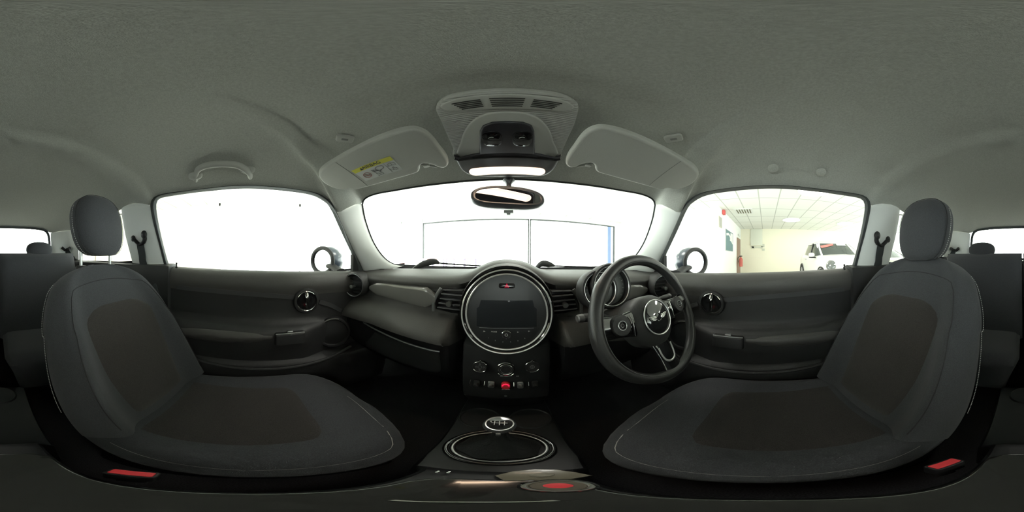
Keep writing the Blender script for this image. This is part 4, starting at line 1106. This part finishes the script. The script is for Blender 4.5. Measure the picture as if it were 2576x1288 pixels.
# tiled ceiling
mt = bpy.data.materials.new('ceiling_tiles'); mt.use_nodes = True; nt = mt.node_tree; bs = nt.nodes['Principled BSDF']; bs.inputs['Roughness'].default_value = .9
tc = nt.nodes.new('ShaderNodeTexCoord'); mp = nt.nodes.new('ShaderNodeMapping'); bk = nt.nodes.new('ShaderNodeTexBrick')
bk.offset = 0; bk.inputs['Color1'].default_value = (.86, .88, .83, 1); bk.inputs['Color2'].default_value = (.84, .86, .81, 1); bk.inputs['Mortar'].default_value = (.52, .54, .50, 1)
bk.inputs['Scale'].default_value = 1.0; bk.inputs['Mortar Size'].default_value = .018; bk.inputs['Brick Width'].default_value = 1.2; bk.inputs['Row Height'].default_value = .6
nt.links.new(tc.outputs['Object'], mp.inputs[0]); nt.links.new(mp.outputs[0], bk.inputs['Vector']); nt.links.new(bk.outputs['Color'], bs.inputs['Base Color'])
MB().box((2.5, -1, ZC+.05), (17, 17, .1), 0).build('ceiling', mt, label='white suspended tile ceiling of the showroom', kind='structure')
wall('wall_right', (5.66, 1.71), (5.66, 7.1), ZF, ZC, WALLW, 'white showroom wall ahead of the driver window')
wall('wall_front', (5.6, 1.71), (10.76, 1.71), ZF, ZC, WALLW, 'white showroom side wall with framed poster')
wall('wall_right', (10.76, 1.75), (10.76, -9.4), ZF, ZC, WALLC, 'cream showroom end wall behind the parked cars')
wall('wall_left', (-5.56, -9.4), (-5.56, -1.2), ZF, ZC, WALLC, 'cream showroom wall behind the passenger side')
# front window wall: pier, head, sill + frames
wall('wall_front', (-5.6, 7.06), (-4.12, 7.06), ZF, ZC, WALLW, 'white pier at the side of the shopfront glazing')
wall('wall_front', (5.25, 7.06), (5.7, 7.06), ZF, ZC, WALLW, 'narrow white pier at the end of the shopfront glazing')
MB().box((.56, 7.06, (1.62+ZC)/2), (9.4, .12, ZC-1.62), 0).build('wall_front', WALLW, label='white bulkhead over the shopfront glazing', kind='structure')
FRM = mat('window_frame_grey', (.06, .065, .065), .4)
def fwin(n_, x0, x1, lab):
    t = thing('window_%d' % n_, lab, None, ((x0+x1)/2, 7.0, ZF), kind='structure')
    m = MB(); zt = 1.62
    for x in (x0, x1): m.box((x, 7.0, (ZF+zt)/2), (.05, .08, zt-ZF), 0)
    m.box(((x0+x1)/2, 7.0, zt-.025), (x1-x0, .08, .05), 0); m.box(((x0+x1)/2, 7.0, ZF+.05), (x1-x0, .08, .10), 0)
    m.build('window_frame', FRM, t)
    MB().box(((x0+x1)/2, 7.0, (ZF+zt)/2), (x1-x0-.04, .01, zt-ZF-.1), 0).build('window_pane', GLASS, t)
fwin(5, -4.08, .82, 'wide shopfront window ahead, passenger side half'); fwin(6, .90, 5.2, 'wide shopfront window ahead, driver side half')
MB().box((5.06, 7.3, .28), (.22, .22, 2.68), .01).build('post', mat('blue_post', (.20, .28, .55), .5), label='blue post outside the end of the shopfront window', cat='post')
# left glazed wall
t = thing('window_7', 'bright glazed wall beyond the passenger door window', None, (-5.5, 3, ZF), kind='structure')
m = MB()
for y in (-1.15, 1.6, 4.3, 7.0): m.box((-5.5, y, (ZF+ZC)/2), (.06, .05, ZC-ZF), 0)
m.box((-5.5, 2.92, ZF+.05), (.06, 8.2, .1), 0); m.box((-5.5, 2.92, ZC-.05), (.06, 8.2, .1), 0); m.build('window_frame', mat('frame_white', (.8, .82, .8), .5), t)
MB().box((-5.5, 2.92, (ZF+ZC)/2), (.01, 8.1, ZC-ZF-.1), 0).build('window_pane', GLASS, t)
# rear glazed wall
t = thing('window_8', 'bright glazed rear wall beyond the tailgate window', None, (2.5, -9.4, ZF), kind='structure')
m = MB()
for x in (-5.5, -2, 2, 6, 10.7): m.box((x, -9.4, (ZF+ZC)/2), (.06, .08, ZC-ZF), 0)
m.build('window_frame', mat('frame_white', (.8, .82, .8), .5), t)
MB().box((2.6, -9.4, (ZF+ZC)/2), (16.2, .01, ZC-ZF), 0).build('window_pane', GLASS, t)
# pale paving outside
MB().box((0, 12.0, ZF-.06), (30, 9.5, .05), 0).build('ground', mat('paving', (.75, .75, .72), .9), label='pale paving outside the shopfront', kind='structure')
# ceiling lights
LM = mat('panel_light', (1, 1, .97), .5, emit=(1, .96, .86), estr=5.0)
names = {(7.9, -1.26): 'round ceiling light over the rear of the white parked car', (7.9, -4.16): 'round ceiling light further along past the white parked car', (4.1, -1.26): 'round ceiling light nearest the driver window top edge'}
for x in (-3.5, .3, 4.1, 7.9):
    for y in (-7.06, -4.16, -1.26, 1.64, 4.54):
        if x > 5 and y > 0: continue
        lab = names.get((x, y), 'round showroom ceiling light out of sight above the car')
        seen = (x, y) in names
        if seen:
            t = thing('ceiling_light', lab, 'ceiling light', (x, y, ZC-.03), group='round showroom ceiling lights')
            MB().lathe([(.46, .03), (.46, 0), (.43, -.012), (.42, 0)], (x, y, ZC-.02), Z, 40).build('light_rim', mat('frame_white', (.8, .82, .8), .5), t)
            MB().lathe([(.42, .02), (.42, 0), (.0001, 0)], (x, y, ZC-.025), Z, 40).build('light_diffuser', LM, t)
        ld = bpy.data.lights.new('ceiling_lamp', 'AREA'); ld.shape = 'DISK'; ld.size = .8; ld.energy = 30; ld.color = (1, .97, .90)
        lo = bpy.data.objects.new('ceiling_lamp', ld); COL.objects.link(lo); lo.location = (x, y, ZC - .05 + ZG)
# ceiling air vent
Q = [at(x, y, FZ(ZC-.01)) for x, y in ((1848, 525), (1884, 524), (1893, 537), (1860, 538))]
c = sum(Q, V3())/4
t = thing('ceiling_vent', 'square slatted air vent in the showroom ceiling tiles', 'air vent', c)
m = MB().box(c, (.70, .70, .02), .005); m.build('vent_frame', mat('frame_white', (.8, .82, .8), .5), t)
m = MB()
for k in range(6): m.box(c + V3((0, -.25+.1*k, -.012)), (.56, .045, .01), 0)
m.build('vent_slats', mat('vent_dark', (.16, .15, .10), .7), t)
# things on the side wall (y=1.65)
def onw(px, py): return at(px, py, FY(1.645))
c = onw(1818, 524); c.z = 1.755; MB().box(c + V3((0, -.05, 0)), (.20, .10, .17), .02).build('fire_alarm', mat('alarm_red', (.65, .10, .10), .5), label='small red fire alarm sounder high on the white side wall', cat='fire alarm')
a, b = onw(1807, 542), onw(1815, 574)
t = thing('notice_board', 'small framed grey notice on the white side wall above the poster', 'notice', V3(((a.x+b.x)/2, 1.64, b.z)))
MB().box(V3(((a.x+b.x)/2, 1.635, (a.z+b.z)/2)), (b.x-a.x, .02, a.z-b.z), .004).build('notice_frame', mat('notice_frame', (.55, .53, .42), .5), t)
MB().box(V3(((a.x+b.x)/2, 1.62, (a.z+b.z)/2)), ((b.x-a.x)*.8, .012, (a.z-b.z)*.85), 0).build('notice_sheet', mat('notice_grey', (.42, .42, .38), .6), t)
a, b = onw(1825, 575), onw(1843, 633)
pw_, ph_ = b.x-a.x, a.z-b.z; pc = V3(((a.x+b.x)/2, 1.64, (a.z+b.z)/2))
t = thing('poster', 'framed teal and white poster on the white side wall', 'poster', pc - V3((0, 0, ph_/2)))
MB().box(pc, (pw_, .02, ph_), .004).build('poster_frame', mat('poster_edge', (.5, .52, .50), .5), t)
MB().box(pc + V3((0, -.014, 0)), (pw_*.95, .008, ph_*.96), 0).build('poster_sheet', mat('poster_teal', (.12, .22, .24), .5), t)
m = MB(); 
m.tube(catmull([pc + V3((-.45*pw_, -.02, .25*ph_)), pc + V3((-.1*pw_, -.02, .30*ph_)), pc + V3((.2*pw_, -.02, .05*ph_)), pc + V3((.45*pw_, -.02, -.08*ph_))], n=5), (.05, .004), 6, sq=Z)
m.plate([(.0, .02), (.42, .0), (.42, .44), (.1, .44)], pc + V3((0, -.018, 0)), X*pw_, Z*ph_, -Y, .004); m.build('poster_print', mat('poster_white', (.8, .82, .80), .5), t)
a, b = onw(1853.5, 597), onw(1861.5, 700)
MB().box(V3(((a.x+b.x)/2, 1.64, (ZF+a.z)/2)), (b.x-a.x, .05, a.z-ZF), .004).build('door_3', mat('brown_door', (.26, .17, .13), .5), label='narrow brown door at the far end of the side wall', kind='structure')
a = onw(1857, 591); MB().box(a + V3((.15, -.05, 0)), (.55, .04, .10), .005).build('door_closer', mat('frame_white', (.8, .82, .8), .5), label='white sign bracket above the brown door', cat='sign')
# fire extinguisher near the corner
a = at(1864, 658, FX(9.2)); 
t = thing('fire_extinguisher', 'red fire extinguisher hung by the brown door at the far corner', 'fire extinguisher', a - V3((0, 0, .25)))
MB().lathe([(.0001, -.30), (.10, -.28), (.105, .12), (.07, .20), (.03, .24), (.03, .28)], a + V3((-.02, 0, 0)), Z, 20).build('cylinder_body', mat('extinguisher_red', (.45, .09, .07), .4), t)
MB().box(a + V3((-.02, 0, .31)), (.05, .16, .05), .01).build('lever_head', DARKP, t)
MB().tube(catmull([a + V3((-.02, .02, .30)), a + V3((-.02, .16, .22)), a + V3((-.02, .15, -.05))], n=5), .016, 8).build('hose', DARKP, t)
# end wall features
def one(px, py): return at(px, py, FX(10.69))
a, b = one(1888, 577), one(1918, 617)
MB().box(V3((10.66, (a.y+b.y)/2, (a.z+b.z)/2)), (.06, abs(a.y-b.y), a.z-b.z), .01).build('wall_cupboard', mat('panel_cream', (.74, .76, .66), .7), label='pale grey-green panel high on the cream end wall', cat='wall panel')
for (px, py, w_, h_, lab) in ((1893, 622, .20, .16, 'small grey sign left below the pale panel on the end wall'), (1905, 622, .70, .12, 'wide faint notice below the pale panel on the end wall'), (1919, 618, .22, .20, 'small grey sign upper right below the pale panel'), (1920, 628, .18, .14, 'small dark switch box lower right below the pale panel')):
    c = one(px, py); MB().box(V3((10.68, c.y, c.z)), (.03, w_, h_), .005).build('wall_sign', mat('sign_faint', (.60, .62, .52), .7), label=lab, cat='sign', group='small signs on the end wall')
# shutters on left rear wall
a, b = at(200, 632, FX(-5.49)), at(241, 652, FX(-5.49))
t = thing('louvre_shutter', 'grey louvred shutter panels on the cream wall behind the passenger headrest', 'shutter', V3((-5.48, (a.y+b.y)/2, b.z)))
yc, zc_ = (a.y+b.y)/2, (a.z+b.z)/2; wy = abs(a.y-b.y); hz_ = abs(a.z-b.z)
MB().box((-5.47, yc, zc_-.2), (.05, wy, hz_+.4), .01).build('shutter_frame', mat('shutter_edge', (.35, .30, .25), .6), t)
m = MB()
for k in range(12): m.box((-5.44, yc-.18*wy, b.z-.35+(hz_+.35)*(k+.5)/12), (.02, wy*.52, hz_*.065), 0)
for k in range(12): m.box((-5.44, yc+.30*wy, b.z-.35+(hz_+.35)*(k+.5)/12), (.02, wy*.26, hz_*.065), 0)
m.build('louvres', mat('louvre_grey', (.60, .58, .52), .6), t)
# barriers outside ahead
def barrier(px0, px1, lab, Yd=5.6, n=2):
    a, b = at(px0, 651, FY(Yd)), at(px1, 651, FY(Yd))
    t = thing('crowd_barrier', lab, 'barrier', V3(((a.x+b.x)/2, Yd, ZF)), group='red-railed barriers beyond the windscreen')
    MB().box(V3(((a.x+b.x)/2, Yd, a.z)), (b.x-a.x, .03, .045), .005).build('rail', mat('rail_red', (.75, .35, .35), .5), t)
    for k in range(n):
        x = a.x + (b.x-a.x)*k/(n-1); MB().box(V3((x, Yd, (a.z+ZF)/2)), (.06, .06, a.z-ZF), .005).build('leg', mat('rail_leg', (.35, .30, .45), .5), t)
barrier(1040, 1116, 'red-railed barrier beyond the windscreen, left of three', n=4)
barrier(1123, 1143, 'short red-railed barrier beyond the windscreen, middle of three')
barrier(1169, 1197, 'red-railed barrier beyond the windscreen nearest the round display', n=2)
c = at(1012, 659, FY(5.6)); t = thing('round_sign', 'small red and white round sign seen at the windscreen lower corner', 'sign', V3((c.x, 5.6, ZF)))
MB().lathe([(.16, -.015), (.16, .015), (.0001, .015)], c, -Y, 28).build('sign_disc', mat('sign_pink', (.85, .45, .45), .5), t)
MB().box(V3((c.x, 5.6, (c.z-.1+ZF)/2)), (.05, .04, c.z-.1-ZF), .005).build('sign_post', SATIN, t)
c = at(839, 618, FX(-5.2)); t = thing('post', 'thin pale post seen above the passenger wing mirror', 'post', V3((c.x, c.y, ZF)))
MB().box(V3((c.x, c.y, (ZF+.95)/2)), (.12, .12, .95-ZF), .01).build('post_shaft', mat('post_pale', (.60, .66, .74), .5), t)
MB().box(V3((c.x, c.y, .98)), (.25, .3, .06), .01).build('post_cap', mat('post_pale', (.60, .66, .74), .5), t)

# ------------------------------------------------------------------ parked cars
def parked(cx_, cy_, L, Wd_, H, paint, lab, tag_, detail=True):
    """car heading -x, centre (cx_,cy_), built from body, roof, glass, wheels, lights"""
    t = thing('parked_car', lab, 'car', (cx_, cy_, ZF))
    hw = Wd_/2; g = ZF
    def P(x, y, z): return V3((cx_ + x, cy_ + y, g + z))
    # stations: x (front negative), bonnet/belt height, half width, bottom
    st_ = [(-L/2, .72, .72, .35), (-L/2+.05, .88, .84, .28), (-L/2+.30, .99, .95, .24), (-L/2+.75, 1.05, .99, .24), (-L/2+1.15, 1.09, 1.0, .24), (-.4, 1.08, 1.0, .24), (.4, 1.10, 1.0, .24), (1.2, 1.14, 1.0, .24), (L/2-.35, 1.14, .97, .26), (L/2-.06, 1.02, .88, .32), (L/2, .80, .78, .40)]
    hs_ = H/1.65
    R = []
    for x, zb, k, z0 in st_:
        zb *= hs_; w_ = hw*k
        half_ = [(w_*.80, z0), (w_*.97, z0+.06), (w_, .50*hs_), (w_*.985, zb-.22), (w_*.95, zb-.08), (w_*.86, zb-.02), (w_*.5, zb+.02), (0, zb+.03)]
        R.append([P(x, y, z) for y, z in half_] + [P(x, -y, z) for y, z in half_[-2::-1]])
    m = MB().rows(R, cu=True); m.cap(R[0]); m.cap(R[-1]); m.build('car_body', paint, t, ang=60)
    # greenhouse
    def gr(z, x0, x1, w_): 
        pts = []
        for k in range(40):
            a = 2*pi*k/40; c_, s_ = cos(a), sin(a)
            pts.append(P((x0+x1)/2 + (x1-x0)/2*math.copysign(abs(c_)**.45, c_), w_*math.copysign(abs(s_)**.45, s_), z))
        return pts
    zb = 1.06*hs_; R = [gr(zb-.04, -L/2+1.10, L/2-.30, hw*.90), gr(zb+.22*hs_, -L/2+1.50, L/2-.45, hw*.83), gr(H-.12, -L/2+1.85, L/2-.68, hw*.74), gr(H-.07, -L/2+1.97, L/2-.75, hw*.70)]
    m = MB().rows(R, cu=True); m.build('car_windows', CARGLASS, t, ang=50)
    R = [gr(H-.125, -L/2+1.84, L/2-.66, hw*.755), gr(H-.06, -L/2+1.95, L/2-.72, hw*.71), gr(H-.02, -L/2+2.15, L/2-.95, hw*.6), gr(H, -L/2+2.5, L/2-1.3, hw*.3)]
    m = MB().rows(R, cu=True); m.cap(R[-1]); m.build('car_roof', paint, t, ang=60)
    for sg in (-1, 1):
        MB().tube([P(-L/2+1.12, sg*hw*.84, zb-.02), P(-L/2+1.52, sg*hw*.79, zb+.22*hs_), P(-L/2+1.92, sg*hw*.69, H-.10)], .035, 8).build('window_pillar', paint, t)
        MB().tube([P(.15, sg*hw*.905, zb-.02), P(.20, sg*hw*.835, zb+.22*hs_), P(.25, sg*hw*.75, H-.10)], .025, 8).build('window_pillar', DARKP, t)
    for xw in (-L/2+.86, -L/2+.86+2.68 if L > 4.2 else L/2-.75):
        for sg in (-1, 1):
            c = P(xw, sg*(hw-.12), .35); nv = V3((0, sg, 0))
            MB().lathe([(.40, .08), (.40, .135), (.37, .14), (.36, .1)], c, nv, 32).build('wheel_arch', DARKP, t)
            wb = MB().lathe([(.20, -.1), (.34, -.1), (.35, .06), (.33, .125), (.24, .135), (.23, .1)], c, nv, 32).build('wheel', TYRE, t)
            m = MB().lathe([(.235, .08), (.225, .125), (.20, .10)], c, nv, 32)
            U_, W_, _ = frame(nv)
            for k in range(5):
                a = 2*pi*k/5; d_ = U_*cos(a)+W_*sin(a); m.tube([c + nv*.115, c + nv*.112 + d_*.215], [.04, .028], 6)
            m.build('rim', SATIN, wb)
    for sg in (-1, 1):
        m = MB().ell(P(-L/2+.36, sg*hw*.80, .83*hs_), (.42, .17, .125), 2.2, 24, 12, R=Matrix.Rotation(sg*rad(-34), 3, 'Z') @ Matrix.Rotation(rad(-16), 3, 'Y')); hl = m.build('headlight', mat('headlight_dark', (.10, .11, .11), .15, coat=1), t)
        for k in range(3): MB().lathe([(.030, 0), (.034, .03), (.02, .035), (.0001, .03)], P(-L/2+.02+.14*k, sg*(hw*.80+.03+.045*k), .83*hs_), V3((-.6, sg*.8, .1)), 16).build('headlight_lens', mat('lens_white', (.8, .82, .84), .15, coat=1), hl)
        m = MB().ell(P(-L/2+1.55, sg*(hw+.10), zb+.03), (.10, .11, .085), 2.6, 20, 12); mm = m.build('car_mirror', paint, t)
        MB().ell(P(-L/2+1.55, sg*(hw+.07), zb-.05), (.09, .13, .03), 2.6, 16, 8).build('mirror_base', DARKP, mm)
        MB().box(P(.65, sg*(hw-.005), .93*hs_), (.18, .03, .025), .008).build('door_handle', SATIN, t)
    MB().plate(rrect(1.2, .22, .06, 4), P(-L/2+.03, 0, .66*hs_), Y, Z, -X, .03, .01).build('grille', DARKP, t)
    return t, P, hw, hs_
t, P_, hw_, hs_ = parked(6.22, -2.66, 4.40, 1.90, 1.70, CARW, 'white parked car seen through the driver window with red windscreen sticker', 'a')
def ws(u, v, off=.012):  # point on the curved windscreen of the white car: u across, v up 0..1
    L_, H_ = 4.40, 1.70; zb = 1.06*hs_
    def rg(z, x0, x1, w_):
        c_ = (1-(abs(u)/w_)**(2/.45))**.5 if abs(u) < w_ else 0
        return P_((x0+x1)/2 - (x1-x0)/2*c_**.45 - off, u, z)
    a = rg(zb+.22*hs_, -L_/2+1.50, L_/2-.45, hw_*.83); b = rg(H_-.12, -L_/2+1.85, L_/2-.68, hw_*.74)
    z0 = rg(zb-.04, -L_/2+1.10, L_/2-.30, hw_*.90)
    return z0.lerp(a, v/.5) if v < .5 else a.lerp(b, (v-.5)/.5)
def decal(us, vf, nm, m_):
    R = [[ws(u, vf(u)[0] + (vf(u)[1]-vf(u)[0])*k/6) + V3((0, 0, .004)) for k in range(7)] for u in us]
    R2 = [[p + V3((.006, 0, -.002)) for p in q] for q in R]
    MB().rows(R + R2[::-1], cv=True).build(nm, m_, t)
decal([.62 - .50*k/10 for k in range(11)], lambda u: (.62 + (.62-u)*.45, .80 + (.62-u)*.34), 'windscreen_banner', mat('banner_red', (.75, .20, .18), .6))
decal([-.02 - .42*k/10 for k in range(11)], lambda u: (.84, .98), 'windscreen_sheet', PAPER)
decal([.10 - .46*k/10 for k in range(11)], lambda u: (.10, .17), 'dash_papers', mat('cream_paper', (.62, .60, .42), .7))
parked(6.35, -5.55, 4.30, 1.85, 1.50, CARG, 'pale grey parked car with dark windows glimpsed behind the driver headrest', 'b')
